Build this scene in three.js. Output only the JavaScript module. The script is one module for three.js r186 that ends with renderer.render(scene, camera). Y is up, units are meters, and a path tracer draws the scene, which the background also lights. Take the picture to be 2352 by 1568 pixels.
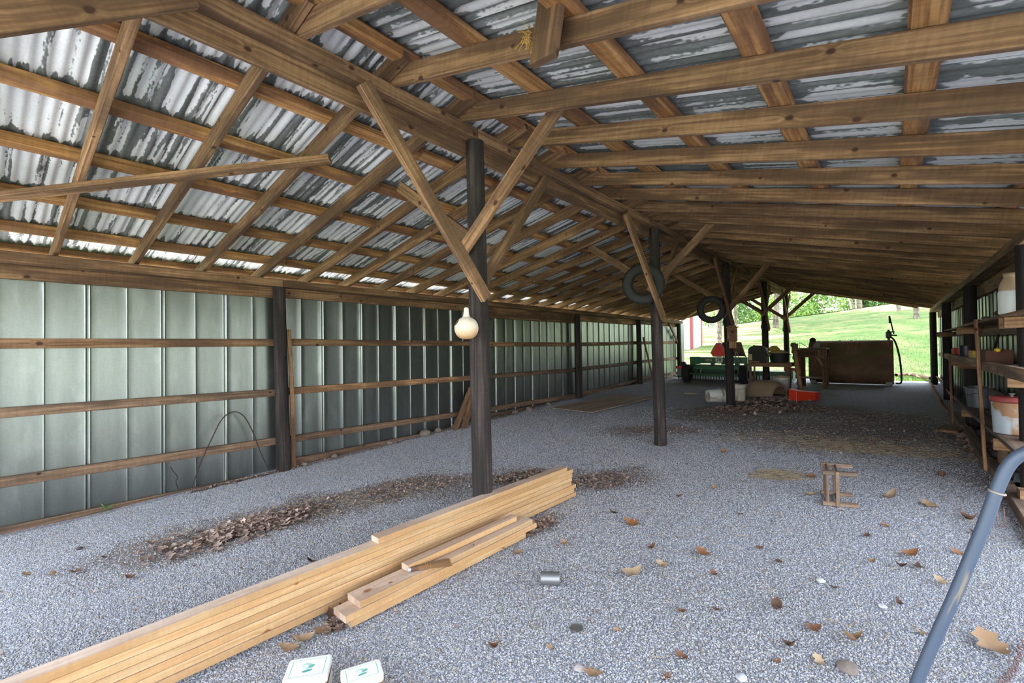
import * as THREE from 'three';
import { mergeGeometries, mergeVertices } from 'three/addons/utils/BufferGeometryUtils.js';
import { FontLoader } from 'three/addons/loaders/FontLoader.js';
import { TextGeometry } from 'three/addons/geometries/TextGeometry.js';

// ---------------------------------------------------------------- camera, sky, sun, exposure
// x runs across the barn (to the right), -z runs along it (away from the camera), y is up.
const scene = new THREE.Scene();
const FOCAL = 1045, RAD = Math.PI / 180;
const camera = new THREE.PerspectiveCamera(2 * Math.atan(784 / FOCAL) / RAD, 2352 / 1568, 0.05, 400);
camera.rotation.order = 'YXZ';
camera.position.set(0, 1.63, 0);
camera.rotation.set(0.75 * RAD, 39.71 * RAD, -0.7 * RAD);
camera.updateMatrixWorld(true);

const sunDirection = new THREE.Vector3(-0.80, 0.70, -0.07).normalize();
// hazy summer sky: pale at the horizon, soft blue overhead, thin cloud
const skyTexture = (() => {
  const w = 512, h = 256, data = new Float32Array(w * h * 4);
  const wave = (a, b) => Math.sin(a * 3 + b * 7) * 0.5 + Math.sin(a * 7 - b * 13 + 1.3) * 0.3 + Math.sin(a * 13 + b * 29 + 0.4) * 0.2;
  for (let j = 0; j < h; j++) for (let i = 0; i < w; i++) {
    const el = Math.max(0, (j + 0.5) / h * 2 - 1), cloud = 0.5 + 0.3 * wave(i / w * 2 * Math.PI, el * 2), t = Math.pow(el, 0.55), k = (j * w + i) * 4;
    const r = 1.0 - 0.52 * t, g = 1.02 - 0.36 * t, b = 1.06 - 0.10 * t, c = 0.45 * Math.min(1, Math.max(0, cloud));
    data[k] = r + (1.05 - r) * c; data[k + 1] = g + (1.06 - g) * c; data[k + 2] = b + (1.08 - b) * c; data[k + 3] = 1;
  }
  const t = new THREE.DataTexture(data, w, h, THREE.RGBAFormat, THREE.FloatType);
  t.mapping = THREE.EquirectangularReflectionMapping; t.magFilter = t.minFilter = THREE.LinearFilter; t.wrapS = THREE.RepeatWrapping; t.needsUpdate = true;
  return t;
})();
scene.background = skyTexture;
scene.environment = skyTexture;
const sun = new THREE.DirectionalLight(new THREE.Color(1, 0.94, 0.83), 7.5);
sun.name = 'sun';
sun.position.copy(sunDirection).multiplyScalar(60).add(new THREE.Vector3(-3, 0, -16));
sun.target.position.set(-3, 0, -16);
sun.castShadow = true;
sun.shadow.mapSize.set(4096, 4096);
Object.assign(sun.shadow.camera, { left: -50, right: 50, top: 50, bottom: -50, near: 1, far: 160 });
scene.add(sun, sun.target);

const renderer = new THREE.WebGLRenderer({ antialias: true });
renderer.toneMapping = THREE.LinearToneMapping;
renderer.toneMappingExposure = 5.9;
renderer.shadowMap.enabled = true;

// ---------------------------------------------------------------- helpers
let seed = 20260;
const rnd = () => { seed |= 0; seed = seed + 0x6D2B79F5 | 0; let t = Math.imul(seed ^ seed >>> 15, 1 | seed); t = t + Math.imul(t ^ t >>> 7, 61 | t) ^ t; return ((t ^ t >>> 14) >>> 0) / 4294967296; };
const rr = (a, b) => a + (b - a) * rnd();
const clamp = (x, a = 0, b = 1) => Math.min(b, Math.max(a, x));
const mix = (a, b, t) => a + (b - a) * t;
const step = (a, b, x) => { const t = clamp((x - a) / (b - a)); return t * t * (3 - 2 * t); };
const P = (U, V, y) => new THREE.Vector3(V, y, -U);          // along, across, up -> world
const used = new Map();
function numbered(name) { const n = used.get(name) ?? 0; used.set(name, n + 1); return n ? name + '_' + String(n).padStart(3, '0') : name; }
function tag(o, label, category, group, kind) {
  o.userData.label = label;
  if (category) o.userData.category = category;
  if (group) o.userData.group = group;
  if (kind) o.userData.kind = kind;
  return o;
}
function thing(name, label, category, pos, group) {
  const o = new THREE.Group(); o.name = numbered(name); o.position.copy(pos); scene.add(o);
  return tag(o, label, category, group);
}
function mesh(name, geo, mat, parent) {
  const m = new THREE.Mesh(geo, mat); m.name = name; m.castShadow = m.receiveShadow = true;
  if (parent) parent.add(m);
  return m;
}
function solo(name, geo, mat, label, category, pos, group) {
  const m = mesh(numbered(name), geo, mat, scene); if (pos) m.position.copy(pos);
  return tag(m, label, category, group);
}
function struct(name, label) { const g = new THREE.Group(); g.name = name; scene.add(g); return tag(g, label, null, null, 'structure'); }

// periodic value noise
const perm = new Uint8Array(512); { const p = [...Array(256).keys()]; for (let i = 255; i > 0; i--) { const j = Math.floor(rnd() * (i + 1)); [p[i], p[j]] = [p[j], p[i]]; } for (let i = 0; i < 512; i++) perm[i] = p[i & 255]; }
const hash2 = (i, j) => perm[(perm[i & 255] + j) & 255] / 255;
function noise(x, y, px = 256, py = 256) {
  const xi = Math.floor(x), yi = Math.floor(y), xf = x - xi, yf = y - yi;
  const u = xf * xf * (3 - 2 * xf), v = yf * yf * (3 - 2 * yf);
  const x0 = ((xi % px) + px) % px, x1 = (x0 + 1) % px, y0 = ((yi % py) + py) % py, y1 = (y0 + 1) % py;
  const a = hash2(x0 + (x0 >> 8) * 37, y0), b = hash2(x1 + (x1 >> 8) * 37, y0), c = hash2(x0 + (x0 >> 8) * 37, y1), d = hash2(x1 + (x1 >> 8) * 37, y1);
  return mix(mix(a, b, u), mix(c, d, u), v);
}
function fbm(x, y, fx, fy, oct = 4) {                         // x, y in 0..1, fx/fy lattice counts across the tile
  let s = 0, a = 0.5, n = 0;
  for (let o = 0; o < oct; o++) { s += a * noise(x * fx + o * 17.3 * 0, y * fy, fx, fy); n += a; a *= 0.5; fx *= 2; fy *= 2; }
  return s / n;
}
function texture(w, h, fn, srgb = true) {
  const data = new Uint8Array(w * h * 4);
  for (let j = 0; j < h; j++) for (let i = 0; i < w; i++) {
    const c = fn(i / w, j / h, i, j), k = (j * w + i) * 4;
    data[k] = clamp(c[0], 0, 255); data[k + 1] = clamp(c[1], 0, 255); data[k + 2] = clamp(c[2], 0, 255); data[k + 3] = 255;
  }
  const t = new THREE.DataTexture(data, w, h, THREE.RGBAFormat);
  t.wrapS = t.wrapT = THREE.RepeatWrapping; t.magFilter = THREE.LinearFilter; t.minFilter = THREE.LinearMipmapLinearFilter; t.generateMipmaps = true;
  if (srgb) t.colorSpace = THREE.SRGBColorSpace;
  t.needsUpdate = true;
  return t;
}
const lerp3 = (a, b, t) => [mix(a[0], b[0], t), mix(a[1], b[1], t), mix(a[2], b[2], t)];

// wood: 3 m along the grain by 0.6 m across
const WU = 3, WV = 0.6;
function woodTexture({ light, dark, stain, stainAmount = 0.5, knots = 8, knotColor, saw = 0.05, contrast = 1, w = 1024, h = 256 }) {
  const ks = [...Array(knots)].map(() => ({ u: rnd(), v: rnd(), r: rr(0.007, 0.017) }));
  return texture(w, h, (x, y) => {
    let vv = y + 0.03 * (fbm(x, y, 4, 4, 3) - 0.5), kn = 0;
    for (const k of ks) {
      let du = x - k.u, dv = y - k.v; du -= Math.round(du); dv -= Math.round(dv);
      const mu = du * WU, mv = dv * WV, r2 = (mu * mu) / (k.r * k.r * 9) + (mv * mv) / (k.r * k.r * 4);
      if (r2 < 8) { vv += Math.exp(-r2) * k.r / WV * 1.6 * Math.sign(mv); }
      const rk = Math.hypot(mu * 0.7, mv) / k.r;
      if (rk < 1.6) kn = Math.max(kn, step(1.1 + 0.2 * noise(x * 200, y * 80), 0.55, rk) * 0.9 + 0.25 * step(1.6, 0.9, rk));
    }
    const grain = 0.5 * noise(x * 6, vv * 48, 6, 48) + 0.3 * noise(x * 12, vv * 110, 12, 110) + 0.2 * noise(x * 50, vv * 230, 50, 230);
    let g = clamp(0.5 + (grain - 0.5) * 2.0 * contrast);
    let c = lerp3(dark, light, g);
    const st = step(0.5, 0.72, fbm(x, vv, 5, 6, 4)) * stainAmount;
    c = lerp3(c, stain, st);
    c = lerp3(c, knotColor ?? stain.map((q) => q * 0.55), clamp(kn));
    const s = 1 + saw * (noise(x * 220, y * 5, 220, 5) - 0.5) * 2 + 0.06 * (noise(x * 400, y * 200, 400, 200) - 0.5);
    return [c[0] * s, c[1] * s, c[2] * s];
  });
}
const woodMat = (map, tint = 1, rough = 0.85, bump = 0.0015) => new THREE.MeshStandardMaterial({ map, color: new THREE.Color().setRGB(tint, tint, tint), roughness: rough, bumpMap: map, bumpScale: bump });
const shades = (map, tints, rough) => tints.map((t) => woodMat(map, t, rough));
const pick = (a) => a[Math.floor(rnd() * a.length)];

const rafterTex = woodTexture({ light: [202, 158, 114], dark: [140, 102, 70], stain: [106, 78, 56], stainAmount: 0.65, knots: 9, knotColor: [84, 52, 34], saw: 0.05, contrast: 1.2 });
const purlinTex = woodTexture({ light: [214, 164, 104], dark: [160, 108, 58], stain: [122, 84, 58], stainAmount: 0.75, knots: 6, knotColor: [190, 112, 44], contrast: 1.1 });
const girtTex = woodTexture({ light: [172, 140, 110], dark: [118, 92, 70], stain: [84, 68, 56], stainAmount: 0.6, knots: 6 });
const pineTex = woodTexture({ light: [234, 198, 150], dark: [210, 166, 112], stain: [196, 142, 86], stainAmount: 0.4, knots: 5, knotColor: [158, 98, 50], saw: 0.02, contrast: 0.8 });
const poleTex = woodTexture({ light: [104, 90, 84], dark: [52, 42, 38], stain: [38, 30, 28], stainAmount: 0.5, knots: 2, contrast: 1.2 });
const rafterMat = shades(rafterTex, [0.48, 0.56, 0.64, 0.72]);
const beamMat = shades(rafterTex, [0.48, 0.54]);
const purlinMat = shades(purlinTex, [0.66, 0.76, 0.86]);
const girtMat = shades(girtTex, [0.56, 0.65, 0.74]);
const paleGirtMat = shades(rafterTex, [0.9, 1.0]);
const pineMat = shades(pineTex, [0.68, 0.74, 0.8], 0.75);
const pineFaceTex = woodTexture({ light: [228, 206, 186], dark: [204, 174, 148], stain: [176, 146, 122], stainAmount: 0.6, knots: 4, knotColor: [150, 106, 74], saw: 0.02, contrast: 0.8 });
const pineFace = woodMat(pineFaceTex, 0.86, 0.85);      // sawn, dusty broad faces and end grain; sky light on tops painted in too
const poleMat = shades(poleTex, [0.42, 0.5]);
const blackPoleMat = shades(poleTex, [0.24, 0.3]);

// a board: chamfered section swept along local x, length L, height h (y), width w (z)
function boardGeo(L, h, w, { c = 0.004, segs = 1, bow = 0, faces = false } = {}) {
  const a = h / 2, b = w / 2, pos = [], nor = [], uv = [];
  c = Math.min(c, a * 0.4, b * 0.4);
  const ring = [[-a, -b + c], [-a, b - c], [-a + c, b], [a - c, b], [a, b - c], [a, -b + c], [a - c, -b], [-a + c, -b]];
  const off = [rnd(), rnd()];
  let acc = 0; const per = [0];
  for (let i = 0; i < 8; i++) { const p = ring[i], q = ring[(i + 1) % 8]; acc += Math.hypot(p[0] - q[0], p[1] - q[1]); per.push(acc); }
  const wide = [], narrow = []; let list = narrow;
  const tri = (p, n, t) => { list.push(pos.length / 3); for (let i = 0; i < 3; i++) { pos.push(...p[i]); nor.push(...n); uv.push(...t[i]); } };
  const dy = (x) => bow * (1 - 4 * (x / L) * (x / L));
  for (let s = 0; s < segs; s++) {
    const x0 = -L / 2 + L * s / segs, x1 = -L / 2 + L * (s + 1) / segs;
    for (let i = 0; i < 8; i++) {
      const p = ring[i], q = ring[(i + 1) % 8]; list = i === 0 || i === 4 ? wide : narrow;
      const ny = q[1] - p[1], nz = -(q[0] - p[0]), l = Math.hypot(ny, nz), n = [0, -ny / l, -nz / l];
      const A = [x0, p[0] + dy(x0), p[1]], B = [x1, p[0] + dy(x1), p[1]], C = [x1, q[0] + dy(x1), q[1]], D = [x0, q[0] + dy(x0), q[1]];
      const u0 = off[0] + (x0 + L / 2) / WU, u1 = off[0] + (x1 + L / 2) / WU, v0 = off[1] + per[i] / WV, v1 = off[1] + per[i + 1] / WV;
      tri([A, B, C], n, [[u0, v0], [u1, v0], [u1, v1]]); tri([A, C, D], n, [[u0, v0], [u1, v1], [u0, v1]]);
    }
  }
  list = wide;
  for (const s of [-1, 1]) for (let i = 1; i < 7; i++) {
    const q = [ring[0], ring[i], ring[i + 1]]; if (s > 0) q.reverse();
    tri(q.map((r) => [s * L / 2, r[0], r[1]]), [s, 0, 0], q.map((r) => [off[0] + r[0] * 0.1, off[1] + r[1] / WV]));
  }
  const g = new THREE.BufferGeometry();
  g.setAttribute('position', new THREE.Float32BufferAttribute(pos, 3)); g.setAttribute('normal', new THREE.Float32BufferAttribute(nor, 3)); g.setAttribute('uv', new THREE.Float32BufferAttribute(uv, 2));
  // fix winding so that faces agree with normals
  const pa = g.attributes.position, na = g.attributes.normal, ua = g.attributes.uv, e1 = new THREE.Vector3(), e2 = new THREE.Vector3(), v = [0, 1, 2].map(() => new THREE.Vector3());
  for (let i = 0; i < pa.count; i += 3) {
    for (let k = 0; k < 3; k++) v[k].fromBufferAttribute(pa, i + k);
    e1.subVectors(v[1], v[0]); e2.subVectors(v[2], v[0]); e1.cross(e2);
    if (e1.x * na.getX(i) + e1.y * na.getY(i) + e1.z * na.getZ(i) < 0) {
      const s = [pa.getX(i + 1), pa.getY(i + 1), pa.getZ(i + 1), ua.getX(i + 1), ua.getY(i + 1)];
      pa.setXYZ(i + 1, pa.getX(i + 2), pa.getY(i + 2), pa.getZ(i + 2)); ua.setXY(i + 1, ua.getX(i + 2), ua.getY(i + 2));
      pa.setXYZ(i + 2, s[0], s[1], s[2]); ua.setXY(i + 2, s[3], s[4]);
    }
  }
  if (faces) { g.setIndex([...narrow, ...wide].flatMap((k) => [k, k + 1, k + 2])); g.addGroup(0, narrow.length * 3, 0); g.addGroup(narrow.length * 3, wide.length * 3, 1); }
  return g;
}
const AX = new THREE.Vector3(), AY = new THREE.Vector3(), AZ = new THREE.Vector3(), M4 = new THREE.Matrix4();
function aim(m, p0, p1, up = new THREE.Vector3(0, 1, 0)) {     // put local x along p0..p1, local y near `up`
  AX.subVectors(p1, p0).normalize(); AZ.crossVectors(AX, up).normalize(); AY.crossVectors(AZ, AX);
  m.quaternion.setFromRotationMatrix(M4.makeBasis(AX, AY, AZ)); m.position.copy(p0).add(p1).multiplyScalar(0.5);
  return m;
}
// board from p0 to p1 with height h along `up` and width w; parent position is taken off
function board(name, p0, p1, h, w, mat, parent, up, opts) {
  const m = mesh(name, boardGeo(p0.distanceTo(p1), h, w, opts), mat, null);
  aim(m, p0, p1, up);
  if (parent) { m.position.sub(parent.position); parent.add(m); }
  return m;
}
function box(name, U0, U1, V0, V1, y0, y1, mat, parent, along) {   // axis-aligned board; grain along the longest side
  const d = [U1 - U0, V1 - V0, y1 - y0], cu = (U0 + U1) / 2, cv = (V0 + V1) / 2, cy = (y0 + y1) / 2, a = along ?? d.indexOf(Math.max(...d));
  if (a === 0) return board(name, P(U0, cv, cy), P(U1, cv, cy), d[2], d[1], mat, parent);
  if (a === 1) return board(name, P(cu, V0, cy), P(cu, V1, cy), d[2], d[0], mat, parent);
  return board(name, P(cu, cv, y0), P(cu, cv, y1), d[0], d[1], mat, parent, new THREE.Vector3(0, 0, -1));
}
// a round pole from p0 (base) to p1 (top)
function poleGeo(L, r0, r1, rad = 16, segs = 10, rough = 0.03) {
  const g = new THREE.CylinderGeometry(r1, r0, L, rad, segs), p = g.attributes.position, uv = g.attributes.uv, o = rnd() * 50, sideCount = (rad + 1) * (segs + 1);
  for (let i = 0; i < p.count; i++) {
    const x = p.getX(i), z = p.getZ(i), y = p.getY(i), r = Math.hypot(x, z); if (r < 1e-6) continue;
    const an = Math.atan2(z, x), k = 1 + rough * (noise(an * 1.2 + o, y * 1.5 + o) - 0.5) * 2 + rough * 0.6 * (noise(o + Math.cos(an) * 3, o + Math.sin(an) * 3 + y * 4) - 0.5);
    p.setX(i, x * k); p.setZ(i, z * k);
    if (i < sideCount) uv.setXY(i, (y + L / 2) / WU + o, uv.getX(i) * 2 * Math.PI * r0 / WV + o); else uv.setXY(i, o + x * 0.2, o + z * 0.5);
  }
  g.computeVertexNormals();
  return g;
}
function pole(name, p0, p1, r0, r1, mat, parent, rad, segs) {
  const L = p0.distanceTo(p1), m = mesh(name, poleGeo(L, r0, r1, rad, segs), mat, null);
  m.quaternion.setFromUnitVectors(new THREE.Vector3(0, 1, 0), p1.clone().sub(p0).normalize()); m.position.copy(p0).add(p1).multiplyScalar(0.5);
  if (parent) { m.position.sub(parent.position); parent.add(m); }
  return m;
}
function tube(points, r, segs = 24, rad = 8, closed = false) { return new THREE.TubeGeometry(new THREE.CatmullRomCurve3(points, closed, 'catmullrom', 0.5), segs, r, rad, closed); }
const std = (r, g, b, rough = 0.8, metal = 0, extra = {}) => new THREE.MeshStandardMaterial({ color: new THREE.Color(`rgb(${r},${g},${b})`), roughness: rough, metalness: metal, ...extra });
function lathe(pts, n = 32) { return new THREE.LatheGeometry(pts.map((p) => new THREE.Vector2(p[0], p[1])), n); }
function place(geo, x, y, z) { geo.translate(x, y, z); return geo; }
// local box for small props, centred in x/z and standing on y0
function lbox(name, w, h, d, x, y, z, mat, parent, c = 0.004) { const m = mesh(name, boardGeo(w, h, d, { c }), mat, parent); m.position.set(x, y + h / 2, z); return m; }

// ---------------------------------------------------------------- ground heights
const FU = [-8, 0, 1.4, 2.6, 4, 6.4, 10, 13.6, 17, 20], FY = [0.02, 0.06, 0.10, 0.13, 0.17, 0.23, 0.37, 0.45, 0.48, 0.5];
function interp(x, X, Y) { if (x <= X[0]) return Y[0]; for (let i = 1; i < X.length; i++) if (x <= X[i]) return mix(Y[i - 1], Y[i], (x - X[i - 1]) / (X[i] - X[i - 1])); return Y[Y.length - 1]; }
const floorY = (U, V) => interp(U, FU, FY) - 0.035 * step(-4.2, -6.1, V) * step(6, 3, U);
function lawnY(U, V) {
  const s = (0.146 + 0.003 * Math.min(0, Math.max(V, -24))) * (V > 0 ? 1 + 0.004 * V : 1);
  const t = clamp(U - 19.5, 0, 34), k = t < 4 ? t * t / 8 : t - 2;
  let y = 0.44 + s * k - 0.01 * Math.max(0, U - 53.5) + 0.12 * (noise(U * 0.2 + 40, V * 0.2 + 40) - 0.5) * step(19, 26, U);
  return y;
}
const inv = new THREE.Vector3();
function rayOf(px, py) { return inv.set((px - 1176) / FOCAL, -(py - 784) / FOCAL, -1).applyQuaternion(camera.quaternion).clone(); }
function onFloor(px, py) {                                     // where the ray through a photo pixel meets the gravel
  const r = rayOf(px, py); let h = 0.1, t = 0;
  for (let i = 0; i < 30; i++) { t = (h - 1.63) / r.y; h = floorY(-r.z * t, r.x * t); }
  return { U: -r.z * t, V: r.x * t, y: h };
}
function onLawn(px, py) {
  const r = rayOf(px, py); let t = 14;
  for (; t < 110; t += 0.1) { if (1.63 + r.y * t < lawnY(-r.z * t, r.x * t)) break; if (t > 46) break; }
  return { U: -r.z * t, V: r.x * t, y: lawnY(-r.z * t, r.x * t), d: t };
}

// ---------------------------------------------------------------- gravel floor and lawn
// patches of dirt, straw and leaf litter: [U, V, rU, rV, turn, strength]
const dirtPatches = [];
function patch(a, b, wide, s) { const p = onFloor(...a), q = onFloor(...b); dirtPatches.push([p.U, p.V, q.U, q.V, wide, s]); }
patch([330, 1265], [700, 1165], 0.42, 0.95); patch([560, 1210], [1000, 1105], 0.36, 0.85); patch([900, 1130], [1440, 1085], 0.3, 0.8); patch([1330, 1110], [1430, 1095], 0.3, 0.7);
patch([1200, 1210], [1260, 1190], 0.14, 0.8); patch([1430, 990], [1560, 985], 0.35, 0.55); patch([1640, 950], [1850, 935], 0.75, 0.9); patch([1750, 975], [2150, 985], 0.9, 0.75);
patch([1900, 940], [2200, 1000], 0.8, 0.8); patch([1760, 1090], [1830, 1090], 0.12, 0.2); patch([2200, 1010], [2330, 1130], 0.25, 0.6); patch([1680, 900], [1860, 900], 0.6, 0.7);
function dirtAt(U, V) {
  let d = 0;
  for (const [u0, v0, u1, v1, w, s] of dirtPatches) {
    const du = u1 - u0, dv = v1 - v0, l2 = du * du + dv * dv, t = clamp(((U - u0) * du + (V - v0) * dv) / l2);
    const r = Math.hypot(U - u0 - du * t, V - v0 - dv * t) / w;
    if (r < 1.6) d = Math.max(d, s * step(1.45, 0.55, r + 0.7 * (noise(U * 3 + 9, V * 3 + 9) - 0.5) + 0.5 * (noise(U * 11, V * 11) - 0.5)));
  }
  return d;
}
{
  const N = 120, T = 1024, cx = new Float32Array(N * N), cy = new Float32Array(N * N), cv = new Float32Array(N * N), ct = new Float32Array(N * N);
  for (let i = 0; i < N * N; i++) { cx[i] = rnd(); cy[i] = rnd(); cv[i] = rnd(); ct[i] = rnd(); }
  const hgt = new Float32Array(T * T);
  const gravelMap = texture(T, T, (x, y, i, j) => {
    const gx = x * N, gy = y * N, ix = Math.floor(gx), iy = Math.floor(gy); let d1 = 9, d2 = 9, id = 0;
    for (let b = -1; b <= 1; b++) for (let a = -1; a <= 1; a++) {
      const k = ((iy + b + N) % N) * N + ((ix + a + N) % N), dx = ix + a + cx[k] - gx, dy = iy + b + cy[k] - gy, d = dx * dx + dy * dy;
      if (d < d1) { d2 = d1; d1 = d; id = k; } else if (d < d2) d2 = d;
    }
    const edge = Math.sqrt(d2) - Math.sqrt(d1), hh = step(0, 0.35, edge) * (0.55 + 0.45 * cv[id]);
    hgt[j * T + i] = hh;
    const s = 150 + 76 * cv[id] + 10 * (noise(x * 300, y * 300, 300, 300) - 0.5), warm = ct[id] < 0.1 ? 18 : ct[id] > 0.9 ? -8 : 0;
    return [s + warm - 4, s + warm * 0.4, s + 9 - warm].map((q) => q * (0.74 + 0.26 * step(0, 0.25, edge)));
  });
  const gravelBump = texture(T, T, (x, y, i, j) => { const q = 255 * hgt[j * T + i]; return [q, q, q]; }, false);
  const U0 = -7, U1 = 18.2, V0 = -9.5, V1 = 8.5, nu = 420, nv = 300, pos = [], uv = [], col = [], idx = [];
  for (let i = 0; i <= nu; i++) for (let j = 0; j <= nv; j++) {
    const U = mix(U0, U1, i / nu), V = mix(V0, V1, j / nv), y = floorY(U, V) + 0.02 * (noise(U * 1.3 + 20, V * 1.3 + 20) - 0.5) - 0.012;
    pos.push(V, y, -U); uv.push(V / 1.15, U / 1.15);
    const d = dirtAt(U, V), dust = 0.35 * step(0.45, 0.7, fbm(U * 0.05 + 0.3, V * 0.05 + 0.4, 16, 16, 3));
    const a = lerp3([1, 1, 1], [0.80, 0.72, 0.62], dust), c = lerp3(a, [0.58, 0.45, 0.34], d * 0.8);
    col.push(...c);
  }
  for (let i = 0; i < nu; i++) for (let j = 0; j < nv; j++) { const a = i * (nv + 1) + j, b = a + nv + 1; idx.push(a, a + 1, b, b, a + 1, b + 1); }
  const g = new THREE.BufferGeometry(); g.setAttribute('position', new THREE.Float32BufferAttribute(pos, 3)); g.setAttribute('uv', new THREE.Float32BufferAttribute(uv, 2)); g.setAttribute('color', new THREE.Float32BufferAttribute(col, 3)); g.setIndex(idx); g.computeVertexNormals();
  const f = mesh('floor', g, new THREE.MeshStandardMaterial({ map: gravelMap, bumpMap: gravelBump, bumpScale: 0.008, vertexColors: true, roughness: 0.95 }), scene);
  tag(f, 'blue-grey gravel floor of the pole barn with patches of brown dirt', null, null, 'structure');
}
{
  const grassTex = texture(1024, 1024, (x, y) => {
    const n = fbm(x, y, 12, 12, 5), b = noise(x * 420, y * 420, 420, 420), p = step(0.5, 0.75, fbm(x + 0.37, y + 0.11, 5, 5, 4));
    let c = lerp3([70, 96, 42], [122, 146, 68], clamp(n * 1.3 - 0.15 + 0.35 * (b - 0.5)));
    c = lerp3(c, [172, 150, 108], p * 0.45);
    return c.map((q) => q * (0.75 + 0.5 * b));
  });
  const U0 = -30, U1 = 112, V0 = -80, V1 = 55, nu = 142, nv = 135, pos = [], uv = [], idx = [];
  for (let i = 0; i <= nu; i++) for (let j = 0; j <= nv; j++) {
    const U = mix(U0, U1, i / nu), V = mix(V0, V1, j / nv), inside = U > -8 && U < 18.6 && V > -10.5 && V < 9.5;
    pos.push(V, inside ? floorY(U, V) - 0.16 : U < 17 ? floorY(U, -3) - 0.05 : lawnY(U, V), -U); uv.push(V / 6, U / 6);
  }
  for (let i = 0; i < nu; i++) for (let j = 0; j < nv; j++) { const a = i * (nv + 1) + j, b = a + nv + 1; idx.push(a, a + 1, b, b, a + 1, b + 1); }
  const g = new THREE.BufferGeometry(); g.setAttribute('position', new THREE.Float32BufferAttribute(pos, 3)); g.setAttribute('uv', new THREE.Float32BufferAttribute(uv, 2)); g.setIndex(idx); g.computeVertexNormals();
  const l = mesh('lawn', g, new THREE.MeshStandardMaterial({ map: grassTex, bumpMap: grassTex, bumpScale: 0.05, roughness: 1 }), scene);
  tag(l, 'sunlit grassy hillside lawn rising beyond the open end of the barn', null, null, 'structure');
}

// ---------------------------------------------------------------- barn frame measurements
const WALL_L = -6.154, RIB0 = 0.481, FT = 0.3048, END = 17.25, NEAR = -1.1, RIDGE = -2.53, WALL_R = 1.08;
const lowL = (V) => 3.365 + 0.235 * (V + 2.6);                 // underside of the rafters, left slope
const lowR = (V) => 3.365 - 0.235 * (V + 2.5);                 // right slope
const RAFT = 0.122, PURL = 0.075;

// metal
const zincTex = texture(512, 512, (x, y) => {
  const sp = noise(x * 150, y * 150, 150, 150), st = fbm(x, y, 30, 4, 4), bl = fbm(x + 0.3, y, 7, 5, 4);
  const q = 178 + 9 * (sp - 0.5) + 16 * (st - 0.5) + 16 * (bl - 0.5), w = step(0.66, 0.8, bl) * 10;
  return [q + w - 3, q + w + 2, q + w];
});
const zincRough = texture(256, 256, (x, y) => { const q = 128 + 26 * (fbm(x, y, 9, 3, 4) - 0.5); return [q, q, q]; }, false);
const wallMat = new THREE.MeshStandardMaterial({ map: zincTex, color: new THREE.Color(0.5, 0.51, 0.495), metalness: 0.92, roughness: 0.66, roughnessMap: zincRough, side: THREE.DoubleSide });

// a 5-V panel, 0.61 m wide: profile across x, height along y; ribs stand out towards +z
function panelGeo(h, wide = 2 * FT) {
  const V = (c, s = 0.011, k = 0.011) => [[c - s, 0], [c - s * 0.35, k], [c + s * 0.35, k], [c + s, 0]];
  const prof = [[0, 0], ...V(0.017), ...V(wide / 2), ...V(wide - 0.017), [wide, 0]];
  const fl = [], rows = 7;                                     // extra points on the flats so that the sheet can buckle a little
  for (let i = 0; i < prof.length - 1; i++) { fl.push(prof[i]); const d = prof[i + 1][0] - prof[i][0]; if (d > 0.1) for (let k = 1; k < 5; k++) fl.push([prof[i][0] + d * k / 5, 0, Math.sin(Math.PI * k / 5)]); }
  fl.push(prof[prof.length - 1]);
  const pos = [], uv = [], idx = [], o = rnd() * 30, ou = rnd(), amp = 0.004;
  for (const back of [0, 1]) for (let r = 0; r <= rows; r++) for (const p of fl) {
    const y = h * r / rows, b = p[2] ? p[2] * amp * (noise(p[0] * 3 + o, y * 0.9 + o) - 0.5) * 2 : 0;
    pos.push(p[0], y, p[1] + b - back * 0.0015); uv.push(ou + p[0] / 1.2, ou + y / 1.8);
  }
  const n = fl.length, half = n * (rows + 1);
  for (const back of [0, 1]) for (let r = 0; r < rows; r++) for (let i = 0; i < n - 1; i++) { const a = back * half + r * n + i, b = a + n; if (!back) idx.push(a, a + 1, b, b, a + 1, b + 1); else idx.push(a, b, a + 1, b, b + 1, a + 1); }
  const g = new THREE.BufferGeometry(); g.setAttribute('position', new THREE.Float32BufferAttribute(pos, 3)); g.setAttribute('uv', new THREE.Float32BufferAttribute(uv, 2)); g.setIndex(idx); g.computeVertexNormals();
  return g;
}

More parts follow.
